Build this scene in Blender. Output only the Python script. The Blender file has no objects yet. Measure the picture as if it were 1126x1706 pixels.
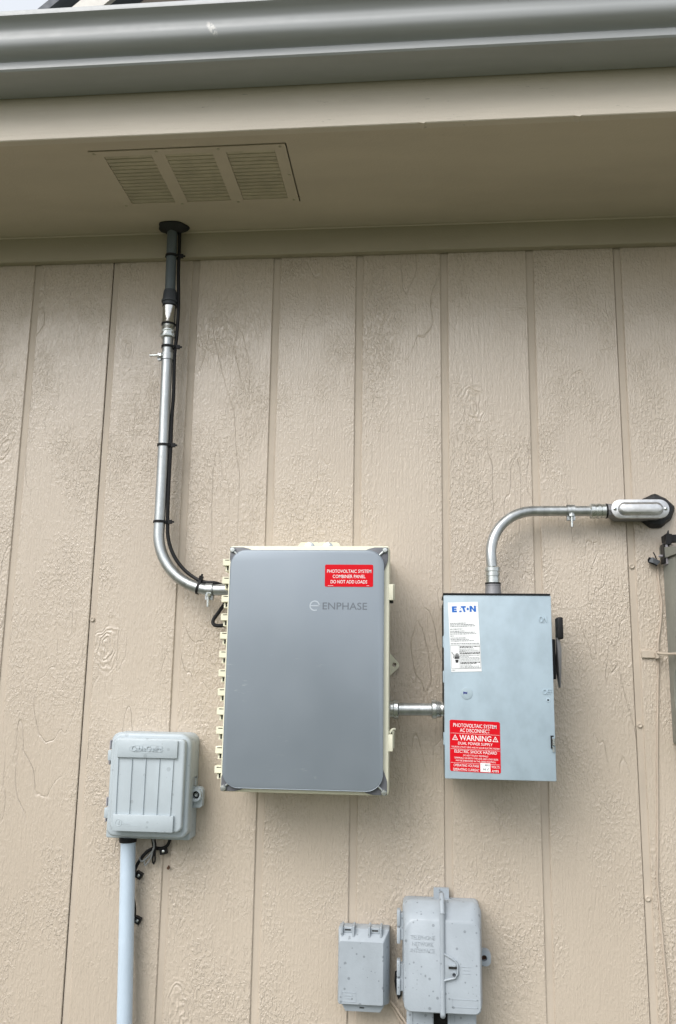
import bpy, bmesh, math, random
from mathutils import Vector, Matrix

random.seed(7)
SC = bpy.context.scene
COL = SC.collection
R = math.radians

# ------------------------------------------------------------------ camera, sky, sun, exposure
def axes(pitch, yaw, roll):
    f = Vector((math.sin(yaw)*math.cos(pitch), math.cos(yaw)*math.cos(pitch), math.sin(pitch)))
    r = Vector((math.cos(yaw), -math.sin(yaw), 0)); u = r.cross(f)
    c, s = math.cos(roll), math.sin(roll)
    return c*r + s*u, -s*r + c*u, f
cam = bpy.data.cameras.new('camera'); cam_o = bpy.data.objects.new('camera', cam); COL.objects.link(cam_o)
ax, ay, az = axes(R(10.807), R(-5.455), R(0.905))
m = Matrix((ax, ay, -az)).transposed().to_4x4(); m.translation = (0.1495, -1.935, 0.0)
cam_o.matrix_world = m
cam.sensor_fit = 'VERTICAL'; cam.sensor_height = 36.0; cam.lens = 36.0*1431.4/1706.0
cam.clip_start = 0.05; cam.clip_end = 2000
SC.camera = cam_o

SUN_AZ, SUN_EL = R(212), R(44)
world = bpy.data.worlds.new('World'); SC.world = world; world.use_nodes = True
nt = world.node_tree; nt.nodes.clear()
sky = nt.nodes.new('ShaderNodeTexSky'); sky.sky_type = 'NISHITA'; sky.sun_disc = False
sky.sun_elevation = SUN_EL; sky.sun_rotation = SUN_AZ
sky.air_density = 1.0; sky.dust_density = 3.5; sky.ozone_density = 1.0; sky.altitude = 0
bg = nt.nodes.new('ShaderNodeBackground'); bg.inputs['Strength'].default_value = 0.12
wo = nt.nodes.new('ShaderNodeOutputWorld')
hs_ = nt.nodes.new('ShaderNodeHueSaturation'); hs_.inputs['Saturation'].default_value = 0.42; hs_.inputs['Value'].default_value = 1.0   # thin overcast
nt.links.new(sky.outputs[0], hs_.inputs['Color']); ov = nt.nodes.new('ShaderNodeMix'); ov.data_type = 'RGBA'; ov.inputs[0].default_value = 0.45; ov.inputs[7].default_value = (7.6, 7.9, 8.3, 1)   # even cloud veil
nt.links.new(hs_.outputs[0], ov.inputs[6]); nt.links.new(ov.outputs[2], bg.inputs[0]); nt.links.new(bg.outputs[0], wo.inputs[0])

sun = bpy.data.lights.new('sun', 'SUN'); sun.energy = 1.6; sun.angle = R(46); sun.color = (1.0, 0.975, 0.95)
sun_o = bpy.data.objects.new('sun', sun); COL.objects.link(sun_o)
sd = Vector((math.sin(SUN_AZ)*math.cos(SUN_EL), math.cos(SUN_AZ)*math.cos(SUN_EL), math.sin(SUN_EL)))
sun_o.rotation_euler = (-sd).to_track_quat('-Z', 'Y').to_euler(); sun_o.location = sd*20

vs = SC.view_settings
vs.view_transform = 'Standard'; vs.look = 'None'; vs.gamma = 1.0; vs.use_curve_mapping = False
vs.exposure = 0.66

# ------------------------------------------------------------------ mesh builder
class MB:
    def __init__(s): s.bm = bmesh.new()
    def _add(s, verts, faces):
        vv = [s.bm.verts.new(v) for v in verts]
        ff = []
        for f in faces:
            try: ff.append(s.bm.faces.new([vv[i] for i in f]))
            except ValueError: pass
        return vv, ff
    def box(s, x0, x1, y0, y1, z0, z1, bev=0.0, seg=2):
        x0, x1 = sorted((x0, x1)); y0, y1 = sorted((y0, y1)); z0, z1 = sorted((z0, z1))
        V = [(x, y, z) for x in (x0, x1) for y in (y0, y1) for z in (z0, z1)]
        F = [(0,1,3,2), (4,6,7,5), (0,4,5,1), (2,3,7,6), (0,2,6,4), (1,5,7,3)]
        vv, ff = s._add(V, F)
        if bev > 0:
            es = list({e for f in ff for e in f.edges})
            bmesh.ops.bevel(s.bm, geom=es, offset=bev, offset_type='OFFSET', segments=seg, profile=0.5, affect='EDGES')
        return s
    def obox(s, c, ux, uy, uz, hx, hy, hz):
        c, ux, uy, uz = Vector(c), Vector(ux).normalized(), Vector(uy).normalized(), Vector(uz).normalized()
        V = [c+ux*a*hx+uy*b*hy+uz*d*hz for a in (-1, 1) for b in (-1, 1) for d in (-1, 1)]
        s._add(V, [(0,1,3,2), (4,6,7,5), (0,4,5,1), (2,3,7,6), (0,2,6,4), (1,5,7,3)]); return s
    def loft(s, rings, cap0=True, cap1=True):
        n = len(rings[0]); V = [p for r in rings for p in r]; F = []
        for k in range(len(rings)-1):
            for i in range(n):
                j = (i+1) % n; F.append((k*n+i, k*n+j, (k+1)*n+j, (k+1)*n+i))
        if cap0: F.append(tuple(reversed(range(n))))
        if cap1: F.append(tuple(range((len(rings)-1)*n, len(rings)*n)))
        s._add(V, F); return s
    def poly_y(s, pts, y0, y1, bev=0.0, steps=3):
        """polygon in XZ extruded along Y from y0 (back) to y1 (front); bev rounds the front edge"""
        rings = [[(x, y0, z) for x, z in pts]]
        if bev > 0:
            for k in range(steps+1):
                a = k/steps*math.pi/2; ins = bev*(1-math.cos(a)); yy = y1+math.copysign(bev, y0-y1)*(1-math.sin(a))
                rings.append([(x, yy, z) for x, z in inset(pts, ins)])
        else: rings.append([(x, y1, z) for x, z in pts])
        return s.loft(rings)
    def tube(s, path, r, n=16, caps=True):
        P = [Vector(p) for p in path]; rs = r if isinstance(r, (list, tuple)) else [r]*len(P)
        T = []
        for i in range(len(P)):
            a = P[max(i-1, 0)]; b = P[min(i+1, len(P)-1)]; T.append((b-a).normalized())
        ref = Vector((0, 0, 1)) if abs(T[0].z) < .9 else Vector((0, -1, 0))
        nrm = (ref-T[0]*ref.dot(T[0])).normalized(); rings = []
        for i in range(len(P)):
            nrm = (nrm-T[i]*nrm.dot(T[i])).normalized(); b = T[i].cross(nrm)
            rings.append([P[i]+(nrm*math.cos(2*math.pi*k/n)+b*math.sin(2*math.pi*k/n))*rs[i] for k in range(n)])
        return s.loft(rings, caps, caps)
    def ringtube(s, path, r, n=8):
        P = [Vector(p) for p in path]; N = len(P); c = sum(P, Vector())/N
        nn = (P[0]-c).cross(P[N//4]-c).normalized(); rings = []
        for i in range(N):
            t = (P[(i+1) % N]-P[i-1]).normalized(); b = t.cross(nn)
            rings.append([P[i]+(nn*math.cos(2*math.pi*k/n)+b*math.sin(2*math.pi*k/n))*r for k in range(n)])
        return s.loft(rings+[rings[0]], False, False)
    def lathe(s, a, d, prof, n=28):
        """prof: (distance along d, radius)"""
        a, d = Vector(a), Vector(d).normalized()
        ref = Vector((0, 0, 1)) if abs(d.z) < .9 else Vector((0, -1, 0))
        u = (ref-d*ref.dot(d)).normalized(); v = d.cross(u)
        return s.loft([[a+d*t+(u*math.cos(2*math.pi*k/n)+v*math.sin(2*math.pi*k/n))*r for k in range(n)] for t, r in prof])
    def hole_plate(s, pts, c, rad, y0, y1, n=40):
        """star-shaped XZ polygon with a round hole"""
        cx, cz = c; outer, inner = [], []
        for k in range(n):
            a = 2*math.pi*k/n; dx, dz = math.cos(a), math.sin(a); best = None
            for i in range(len(pts)):
                (ax_, az_), (bx_, bz_) = pts[i], pts[(i+1) % len(pts)]
                ex, ez = bx_-ax_, bz_-az_; den = dx*ez-dz*ex
                if abs(den) < 1e-12: continue
                t = ((ax_-cx)*ez-(az_-cz)*ex)/den; w = ((ax_-cx)*dz-(az_-cz)*dx)/den
                if t > 0 and -1e-6 <= w <= 1+1e-6 and (best is None or t < best): best = t
            outer.append((cx+dx*best, cz+dz*best)); inner.append((cx+dx*rad, cz+dz*rad))
        rings = [[(x, y, z) for x, z in p] for p, y in ((inner, y0), (outer, y0), (outer, y1), (inner, y1), (inner, y0))]
        return s.loft(rings, False, False)
    def build(s, name, mat, parent=None, loc=None, angle=35):
        bmesh.ops.remove_doubles(s.bm, verts=s.bm.verts, dist=1e-6)
        bmesh.ops.recalc_face_normals(s.bm, faces=s.bm.faces)
        me = bpy.data.meshes.new(name)
        base = Vector(WO[parent.name]) if parent else Vector((0, 0, 0))
        L = Vector(loc) if loc is not None else base
        bmesh.ops.translate(s.bm, verts=s.bm.verts, vec=-L)
        for f in s.bm.faces: f.smooth = True
        s.bm.to_mesh(me); s.bm.free(); me.set_sharp_from_angle(angle=R(angle)); me.materials.append(mat)
        return place(name, me, parent, L)
WO = {}
def place(name, me, parent=None, L=(0, 0, 0)):
    o = bpy.data.objects.new(name, me); COL.objects.link(o)
    L = Vector(L)
    if parent: o.parent = parent; o.location = L-Vector(WO[parent.name])
    else: o.location = L
    WO[o.name] = tuple(L); return o
def tag(o, label, cat, group=None):
    o['label'] = label; o['category'] = cat
    if group: o['group'] = group
    return o
def thing(name, loc, label, cat, group=None):
    o = bpy.data.objects.new(name, None); COL.objects.link(o); o.location = loc; WO[o.name] = tuple(loc)
    o.empty_display_size = .05
    return tag(o, label, cat, group)
def area(p): return sum(p[i][0]*p[(i+1) % len(p)][1]-p[(i+1) % len(p)][0]*p[i][1] for i in range(len(p)))/2
def inset(pts, d):
    if d == 0: return list(pts)
    sg = 1 if area(pts) > 0 else -1; out = []; n = len(pts)
    for i in range(n):
        p0, p1, p2 = Vector(pts[i-1]), Vector(pts[i]), Vector(pts[(i+1) % n])
        e1 = (p1-p0).normalized(); e2 = (p2-p1).normalized()
        n1 = Vector((-e1.y, e1.x))*sg; n2 = Vector((-e2.y, e2.x))*sg
        b = n1+n2; b = b/max(b.length_squared/2, .3) if b.length > 1e-6 else n1
        q = p1+b*d; out.append((q.x, q.y))
    return out
def rrect(x0, x1, z0, z1, r, n=7):
    rs = r if isinstance(r, (list, tuple)) else [r]*4      # TR, TL, BL, BR
    P = []
    for (cx, cz, a0), rr in zip(((x1, z1, 0), (x0, z1, 90), (x0, z0, 180), (x1, z0, 270)), rs):
        ccx = cx-rr if cx == x1 else cx+rr; ccz = cz-rr if cz == z1 else cz+rr
        for k in range(n+1):
            a = R(a0+90*k/n); P.append((ccx+rr*math.cos(a), ccz+rr*math.sin(a)))
    return P
def spline(pts, n=8):
    P = [Vector(p) for p in pts]; out = []
    for i in range(len(P)-1):
        p0 = P[max(i-1, 0)]; p1 = P[i]; p2 = P[i+1]; p3 = P[min(i+2, len(P)-1)]
        for k in range(n):
            t = k/n
            out.append(0.5*((2*p1)+(p2-p0)*t+(2*p0-5*p1+4*p2-p3)*t*t+(3*p1-p0-3*p2+p3)*t**3))
    out.append(P[-1]); return out

# ------------------------------------------------------------------ materials
class N:
    def __init__(s, name):
        s.m = bpy.data.materials.new(name); s.m.use_nodes = True; s.t = s.m.node_tree; s.t.nodes.clear()
        s.out = s.t.nodes.new('ShaderNodeOutputMaterial'); s.b = s.t.nodes.new('ShaderNodeBsdfPrincipled')
        s.t.links.new(s.b.outputs[0], s.out.inputs[0])
    def new(s, kind, **kw):
        n = s.t.nodes.new('ShaderNode'+kind)
        for k, v in kw.items():
            if k[0] == '_': setattr(n, k[1:], v)
            else: s.put(n.inputs[k.replace('_', ' ')] if k.replace('_', ' ') in n.inputs else n.inputs[int(k[1:])], v)
        return n
    def put(s, sock, v):
        if isinstance(v, bpy.types.NodeSocket): s.t.links.new(v, sock)
        else: sock.default_value = v
    def math(s, op, a, b=0.0, c=0.0, clamp=False):
        n = s.t.nodes.new('ShaderNodeMath'); n.operation = op; n.use_clamp = clamp
        for i, v in enumerate((a, b, c)):
            s.put(n.inputs[i], v)
        return n.outputs[0]
    def vmul(s, v, sc, add=None):
        n = s.t.nodes.new('ShaderNodeVectorMath'); n.operation = 'MULTIPLY'; s.put(n.inputs[0], v); n.inputs[1].default_value = sc
        if add is None: return n.outputs[0]
        a = s.t.nodes.new('ShaderNodeVectorMath'); a.operation = 'ADD'; s.t.links.new(n.outputs[0], a.inputs[0]); s.put(a.inputs[1], add)
        return a.outputs[0]
    def noise(s, v, scale=1.0, detail=2.0, rough=.5, dist=0.0):
        n = s.t.nodes.new('ShaderNodeTexNoise'); s.put(n.inputs['Vector'], v)
        n.inputs['Scale'].default_value = scale; n.inputs['Detail'].default_value = detail
        n.inputs['Roughness'].default_value = rough; n.inputs['Distortion'].default_value = dist
        return n.outputs['Fac']
    def ramp(s, f, a, b, lo=0.0, hi=1.0):
        n = s.t.nodes.new('ShaderNodeMapRange'); n.interpolation_type = 'SMOOTHSTEP'; s.put(n.inputs[0], f)
        for i, v in zip((1, 2, 3, 4), (a, b, lo, hi)): n.inputs[i].default_value = v
        return n.outputs[0]
    def mix(s, f, a, b):
        n = s.t.nodes.new('ShaderNodeMix'); n.data_type = 'RGBA'; s.put(n.inputs[0], f)
        for sock, v in ((n.inputs[6], a), (n.inputs[7], b)):
            s.put(sock, (*v, 1) if isinstance(v, tuple) and len(v) == 3 else v)
        return n.outputs[2]
    def bump(s, h, dist, strength=1.0):
        n = s.t.nodes.new('ShaderNodeBump'); n.inputs['Strength'].default_value = strength
        n.inputs['Distance'].default_value = dist; s.t.links.new(h, n.inputs['Height'])
        s.t.links.new(n.outputs[0], s.b.inputs['Normal'])
    def pos(s): return s.t.nodes.new('ShaderNodeNewGeometry').outputs['Position']
def dk(c, k): return tuple(x*k for x in c)

def mat(name, col, rough=.5, metal=0.0, var=.08, vs_=(9, 9, 9), bump=0.0, bs=(300, 300, 300), spec=.5, speck=0.0, speck_s=70, scratch=0.0, rvar=.08):
    n = N(name); p = n.pos()
    v = n.noise(n.vmul(p, vs_), 1, 4, .6)
    c = n.mix(n.ramp(v, .3, .7), dk(col, 1-var), dk(col, 1+var))
    if speck:
        vo = n.new('TexVoronoi', Vector=n.vmul(p, (speck_s,)*3, ), Scale=1.0, Randomness=1.0)
        sep = n.new('SeparateColor', Color=vo.outputs['Color'])
        size = n.math('MULTIPLY', n.math('POWER', sep.outputs[0], 4.0), .40)
        d = n.math('LESS_THAN', vo.outputs['Distance'], size)
        c = n.mix(n.math('MULTIPLY', d, speck), c, dk(col, .42))
    if scratch:
        w = n.noise(n.vmul(p, (60, 60, 14)), 1, 5, .7, 1.2)
        c = n.mix(n.math('MULTIPLY', n.ramp(w, .66, .78), scratch), c, tuple(min(1, x*1.35+.03) for x in col))
    n.t.links.new(c, n.b.inputs['Base Color'])
    rn = n.noise(n.vmul(p, (35, 35, 35)), 1, 3)
    n.put(n.b.inputs['Roughness'], n.ramp(rn, .25, .75, max(.03, rough-rvar), min(1, rough+rvar)))
    n.b.inputs['Metallic'].default_value = metal; n.b.inputs['Specular IOR Level'].default_value = spec
    if bump: n.bump(n.noise(n.vmul(p, bs), 1, 3, .6), bump)
    return n.m

TAN = (0.50, 0.42, 0.325)
def siding_mat():
    n = N('painted_siding'); p = n.pos()
    oi = n.new('ObjectInfo'); k = n.math('MULTIPLY', oi.outputs['Random'], 37.0)
    cb = n.new('CombineXYZ', X=k, Y=k, Z=n.math('MULTIPLY', k, 3.1))
    def co(sx, sz): return n.vmul(p, (sx, 1.0, sz), cb.outputs[0])
    streak = n.noise(co(240, 7), 1, 3, .6)
    fine = n.noise(co(380, 300), 1, 2, .6)
    saw = n.noise(co(60, 340), 1, 2, .55, .3)
    warp = n.noise(co(6.5, 1.5), 1, 3, .45, .3)
    wob = n.math('MULTIPLY', n.noise(co(60, 40), 1, 2), .012)
    cont = n.math('ABSOLUTE', n.math('SUBTRACT', n.math('FRACT', n.math('MULTIPLY', n.math('ADD', warp, wob), 9.0)), .5))
    crack = n.ramp(cont, .0, .034, 1, 0)
    fib = n.noise(co(280, 48), 1, 3, .6, .2)
    blob = n.ramp(n.noise(co(230, 120), 1, 2.5, .55, .2), .42, .66)
    m1 = n.ramp(n.noise(co(4.5, 1.9), 1, 2), .54, .70)
    m2 = n.ramp(n.noise(n.vmul(p, (5, 1, 3.4), (3, 8, 1)), 1, 3, .6), .40, .64)
    m3 = n.ramp(n.noise(co(3.3, 2.7), 1, 2), .50, .60)
    vo = n.new('TexVoronoi', Vector=n.vmul(p, (5.2, 1.0, 2.6), cb.outputs[0]), Scale=1.0, Randomness=1.0)
    vc = n.new('SeparateColor', Color=vo.outputs['Color'])
    kd = n.math('ADD', vo.outputs['Distance'], n.math('MULTIPLY', n.noise(co(22, 14), 1, 2), .34))
    km = n.math('MULTIPLY', n.ramp(kd, .22, .42, 1, 0), n.math('GREATER_THAN', vc.outputs[0], .55))
    knot = n.math('MULTIPLY', n.math('SINE', n.math('MULTIPLY', kd, 150.0)), km)
    h = n.math('MULTIPLY', crack, n.math('MULTIPLY', m1, -.55))
    h = n.math('ADD', h, n.math('MULTIPLY', knot, .32))
    h = n.math('ADD', h, n.math('MULTIPLY', blob, n.math('MULTIPLY_ADD', m2, .44, .12)))
    h = n.math('ADD', h, n.math('MULTIPLY', fib, n.math('MULTIPLY_ADD', m2, .15, .42)))
    h = n.math('ADD', h, n.math('MULTIPLY', saw, n.math('MULTIPLY', m3, .28)))
    h = n.math('ADD', h, n.math('MULTIPLY', streak, .50))
    h = n.math('ADD', h, n.math('MULTIPLY', fine, .08))
    n.bump(h, .0019, 1.0)
    n.t.links.new(n.b.inputs['Normal'].links[0].from_socket, n.b.inputs['Coat Normal']); n.b.inputs['Coat Weight'].default_value = .6; n.b.inputs['Coat Roughness'].default_value = .12
    big = n.noise(n.vmul(p, (2.2, 2.2, 1.4)), 1, 4, .6)
    c = n.mix(n.ramp(big, .3, .7), (0.500, 0.428, 0.346), (0.540, 0.466, 0.380))
    drip = n.noise(n.vmul(p, (17, 1, 1.3), (2, 5, 9)), 1, 4, .6)
    c = n.mix(n.math('MULTIPLY', n.ramp(drip, .50, .74), .07), c, (.36, .31, .25))
    dust = n.noise(n.vmul(p, (75, 75, 55)), 1, 5, .75)
    c = n.mix(n.math('MULTIPLY', n.ramp(dust, .64, .74), .22), c, (.33, .28, .22))
    c = n.mix(n.math('MULTIPLY', n.math('MULTIPLY', crack, m1), .05), c, dk(TAN, .45))
    c = n.mix(n.math('MULTIPLY', n.ramp(streak, .62, .78), .08), c, dk(TAN, .62))
    n.t.links.new(c, n.b.inputs['Base Color'])
    n.put(n.b.inputs['Roughness'], n.ramp(fib, .3, .7, .24, .36))
    n.b.inputs['Specular IOR Level'].default_value = .5
    return n.m
def trim_mat(name, col, cracks=.25, along=(5, 40, 90), rough=.55):
    n = N(name); p = n.pos()
    big = n.noise(n.vmul(p, (1.6, 6, 6)), 1, 4, .6)
    c = n.mix(n.ramp(big, .3, .7), dk(col, .93), dk(col, 1.05))
    cr = n.noise(n.vmul(p, (38, 130, 420)), 1, 3, .65)
    gate = n.ramp(n.noise(n.vmul(p, (7, 7, 14)), 1, 2), .5, .62)
    c = n.mix(n.math('MULTIPLY', n.math('MULTIPLY', n.ramp(cr, .66, .72), gate), cracks*3, clamp=True), c, dk(col, .3))
    n.t.links.new(c, n.b.inputs['Base Color'])
    n.b.inputs['Roughness'].default_value = rough; n.b.inputs['Specular IOR Level'].default_value = .4
    h = n.math('ADD', n.noise(n.vmul(p, along), 1, 4, .6), n.math('MULTIPLY', n.noise(n.vmul(p, (250, 250, 250)), 1, 2), .25))
    n.bump(h, .0016)
    return n.m
def gutter_mat():
    n = N('gutter_enamel'); p = n.pos()
    big = n.noise(n.vmul(p, (2.5, 20, 30)), 1, 4, .6)
    c = n.mix(n.ramp(big, .3, .7), (0.335, 0.350, 0.356), (0.375, 0.390, 0.396))
    # one chalky scuff
    sx = n.new('SeparateXYZ', Vector=p)
    dx = n.math('SUBTRACT', sx.outputs[0], -.238); dz = n.math('SUBTRACT', sx.outputs[2], 1.2)
    u = n.math('ADD', dx, n.math('MULTIPLY', dz, .55))
    d = n.math('SQRT', n.math('ADD', n.math('POWER', n.math('MULTIPLY', u, 1.4), 2.0), n.math('POWER', n.math('MULTIPLY', dz, .85), 2.0)))
    w = n.noise(n.vmul(p, (190, 60, 190)), 1, 4, .7, .5)
    s1 = n.math('MULTIPLY', n.ramp(d, .007, .0135, 1, 0), n.ramp(w, .40, .52))
    c = n.mix(n.math('MULTIPLY', s1, .75), c, (.72, .71, .68))
    dirt = n.noise(n.vmul(p, (60, 60, 60)), 1, 5, .7)
    c = n.mix(n.math('MULTIPLY', n.ramp(dirt, .68, .74), .35), c, (.14, .13, .11))
    n.t.links.new(c, n.b.inputs['Base Color'])
    n.put(n.b.inputs['Roughness'], n.ramp(dirt, .3, .7, .36, .48)); n.b.inputs['Specular IOR Level'].default_value = .5
    n.bump(n.noise(n.vmul(p, (3, 30, 30)), 1, 2), .0012)
    return n.m
def plate_mat():
    n = N('silver_lid_film'); p = n.pos()
    a = n.noise(n.vmul(p, (6, 6, 5)), 1, 3)
    c = n.mix(n.ramp(a, .3, .7), (0.240, 0.278, 0.318), (0.255, 0.293, 0.333))
    w = n.noise(n.vmul(p, (28, 28, 130)), 1, 4, .7, .6)
    g = n.ramp(n.noise(n.vmul(p, (11, 11, 11), (4.1, 0, 2.2)), 1, 2), .56, .66)
    c = n.mix(n.math('MULTIPLY', n.math('MULTIPLY', n.ramp(w, .60, .7), g), .55), c, (.40, .44, .47))
    n.t.links.new(c, n.b.inputs['Base Color']); n.b.inputs['Metallic'].default_value = .40
    n.put(n.b.inputs['Roughness'], n.ramp(a, .3, .7, .34, .42))
    return n.m
def steel_mat(name, col=(.50, .525, .53), rough=.38, along=(60, 60, 6)):
    n = N(name); p = n.pos()
    a = n.noise(n.vmul(p, along), 1, 4, .65); b = n.noise(n.vmul(p, (70, 70, 70)), 1, 5, .7)
    c = n.mix(n.ramp(a, .3, .72), dk(col, .82), dk(col, 1.08))
    c = n.mix(n.math('MULTIPLY', n.ramp(b, .63, .72), .4), c, dk(col, .5))
    n.t.links.new(c, n.b.inputs['Base Color']); n.b.inputs['Metallic'].default_value = .92
    n.put(n.b.inputs['Roughness'], n.ramp(b, .3, .7, rough-.06, rough+.1))
    n.bump(n.noise(n.vmul(p, (160, 160, 60)), 1, 3), .00025)
    return n.m
def ground_mat():
    n = N('lawn_ground'); p = n.pos()
    a = n.noise(n.vmul(p, (.8, .8, .8)), 1, 5); b = n.noise(n.vmul(p, (60, 60, 60)), 1, 3)
    c = n.mix(n.ramp(a, .35, .65), (.055, .075, .03), (.09, .09, .05)); c = n.mix(n.ramp(b, .3, .7, 0, .5), c, (.11, .10, .07))
    n.t.links.new(c, n.b.inputs['Base Color']); n.b.inputs['Roughness'].default_value = .9
    n.bump(b, .02)
    return n.m

M = dict(
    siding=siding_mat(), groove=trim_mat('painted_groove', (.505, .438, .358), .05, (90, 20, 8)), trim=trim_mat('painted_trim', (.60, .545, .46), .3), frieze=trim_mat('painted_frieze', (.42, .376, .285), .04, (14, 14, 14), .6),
    soffit=trim_mat('painted_soffit', (.57, .505, .41), .04, (14, 14, 14), .6), vent=mat('painted_vent', (.47, .43, .325), .55, var=.1, vs_=(20, 20, 20)),
    gutter=gutter_mat(), roof=mat('roof_felt', (.06, .055, .05), .9), dark=mat('dark_gap', (.015, .014, .012), .9),
    plate=plate_mat(), cream=mat('cream_plastic', (.76, .745, .59), .45, var=.04, spec=.45), cornergrey=mat('charcoal_plastic', (.125, .13, .145), .42, bump=.0002),
    steel=steel_mat('galvanised_steel'), zinc=steel_mat('zinc_fitting', (.60, .63, .62), .26, (90, 90, 90)), alu=steel_mat('cast_aluminium', (.66, .67, .68), .33, (45, 45, 45)),
    chrome=steel_mat('bright_steel', (.66, .66, .64), .16), castgrey=mat('cast_grey_hub', (.24, .24, .25), .5, .3, bump=.0003),
    flex=mat('grey_liquidtight', (.10, .125, .14), .42), flexnut=mat('grey_nylon_nut', (.05, .058, .07), .5),
    black=mat('black_plastic', (.010, .010, .011), .45, spec=.25), rubber=mat('black_sealant', (.012, .013, .015), .6, bump=.0012, bs=(90, 90, 90)),
    box=mat('grey_enamel', (.355, .445, .505), .38, var=.08, vs_=(22, 22, 16), scratch=.2),
    guard=mat('pale_grey_plastic', (.425, .482, .515), .42, var=.05, vs_=(14, 14, 8), speck=.3, speck_s=80, bump=.00025),
    phone=mat('weathered_grey_plastic', (.35, .392, .43), .42, var=.07, vs_=(16, 16, 9), speck=.6, speck_s=130, bump=.0003, bs=(160, 160, 160)),
    pvc=mat('white_pvc', (.50, .60, .70), .38, var=.05, vs_=(30, 30, 7), scratch=.25), red=mat('red_vinyl', (.60, .004, .012), .5, var=.03, spec=.15),
    white=mat('white_vinyl', (.80, .82, .82), .4, var=.02), ink=mat('black_ink', (.02, .02, .022), .5), inkgrey=mat('grey_ink', (.16, .17, .18), .5), blue=mat('blue_ink', (.0, .12, .50), .45),
    logo=mat('logo_grey', (.13, .15, .175), .45), logolight=mat('logo_silver', (.42, .47, .52), .4), foil=mat('clear_foil_seal', (.36, .45, .50), .3),
    beigewire=mat('beige_cable_jacket', (.50, .42, .34), .5), cabinet=mat('grey_cabinet_paint', (.245, .255, .225), .42, var=.05, bump=.0003), bracketgrey=mat('grey_bracket', (.30, .29, .32), .5),
    brown=mat('rusty_nail', (.10, .05, .03), .8), greywire=mat('grey_wire_jacket', (.26, .27, .27), .5), lawn=ground_mat(),
    brownshingle=mat('brown_shingle', (.10, .085, .07), .9), palesoffit=mat('pale_upper_trim', (.62, .60, .56), .6), bluegrey=mat('blue_grey_rake', (.06, .07, .09), .6),
)

# ------------------------------------------------------------------ text
def text_geo(body, bold=0.0, extrude=0.0):
    cu = bpy.data.curves.new('t', 'FONT'); cu.body = body; cu.offset = bold; cu.extrude = extrude; cu.resolution_u = 3
    o = bpy.data.objects.new('t', cu); me = bpy.data.meshes.new_from_object(o)
    bpy.data.objects.remove(o); bpy.data.curves.remove(cu); return me
def letters(body, x0, x1, zb, h, y, mat_, parent, bold=0.0, emboss=0.0, name='lettering', shear=0.0):
    emboss *= 1.9
    """text fitted to x0..x1, baseline zb, cap height h, standing at depth y"""
    me = text_geo(body, bold, .5 if emboss else 0.0)
    xs = [v.co.x for v in me.vertices]; a, b = min(xs), max(xs); base = Vector(WO[parent.name])
    for v in me.vertices:
        dy = v.co.z*2*emboss/1.0*1.0 if emboss else 0
        z = zb+v.co.y/.70*h
        v.co = Vector((x0+(v.co.x-a)/(b-a)*(x1-x0)+shear*(z-zb), y-dy, z))-base
    me.materials.append(mat_); me.name = name
    return place(name, me, parent, base)
def quads(rects, y, name, mat_, parent):
    mb = MB()
    for r in rects: mb._add([(p[0], y, p[1]) for p in r], [tuple(range(len(r)))])
    return mb.build(name, mat_, parent)
def rc(x0, x1, z0, z1): return [(x0, z0), (x1, z0), (x1, z1), (x0, z1)]

GROUND = -1.45
# ------------------------------------------------------------------ setting: ground
g = MB(); g._add([(-300, -600, GROUND), (300, -600, GROUND), (300, 60, GROUND), (-300, 60, GROUND)], [(0, 1, 2, 3)])
go = g.build('ground', M['lawn']); go['kind'] = 'structure'

# ------------------------------------------------------------------ siding wall
PITCH, GW = .2032, .0165
wall = thing('siding_wall', (0, 0, GROUND), 'tan painted wood siding wall with vertical grooves behind all the boxes', 'wall')
bd = MB(); bd.box(0, PITCH-GW, 0, .012, GROUND+.05, 1.05, .0014, 1)
b0 = bd.build('board', M['siding'], wall, loc=(0, 0, GROUND)); meb = b0.data
xs = [i*PITCH+GW for i in range(-13, 13)]
b0.location = (xs[0], 0, 0)
for x in xs[1:]:
    o = bpy.data.objects.new('board', meb); COL.objects.link(o); o.parent = wall; o.location = (x, 0, 0)
# sheets of plywood behind the boards, a joint at every sixth groove
for k in range(-2, 2):
    x0 = -3*PITCH+k*6*PITCH+.0015; x1 = x0+6*PITCH-.0015
    b = MB(); b.box(x0, x1, .0038, .0088, GROUND+.05, 1.05); b.build('backing_sheet', M['groove'], wall)
b = MB(); b.box(-2.7, 2.7, .0135, .10, GROUND, 1.6); b.build('sheathing', M['dark'], wall)
for (nx, nz) in ((.6180, .248), (.6185, -.093), (.6178, -.44), (-.6022, .12)):
    b = MB(); b.lathe((nx, .0040, nz), (0, -1, 0), [(0, .0055), (.0030, .0058), (.0042, .0042), (.0034, .0022), (.0030, .0004)], 14); b.build('nail_head', M['groove'], wall)

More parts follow.
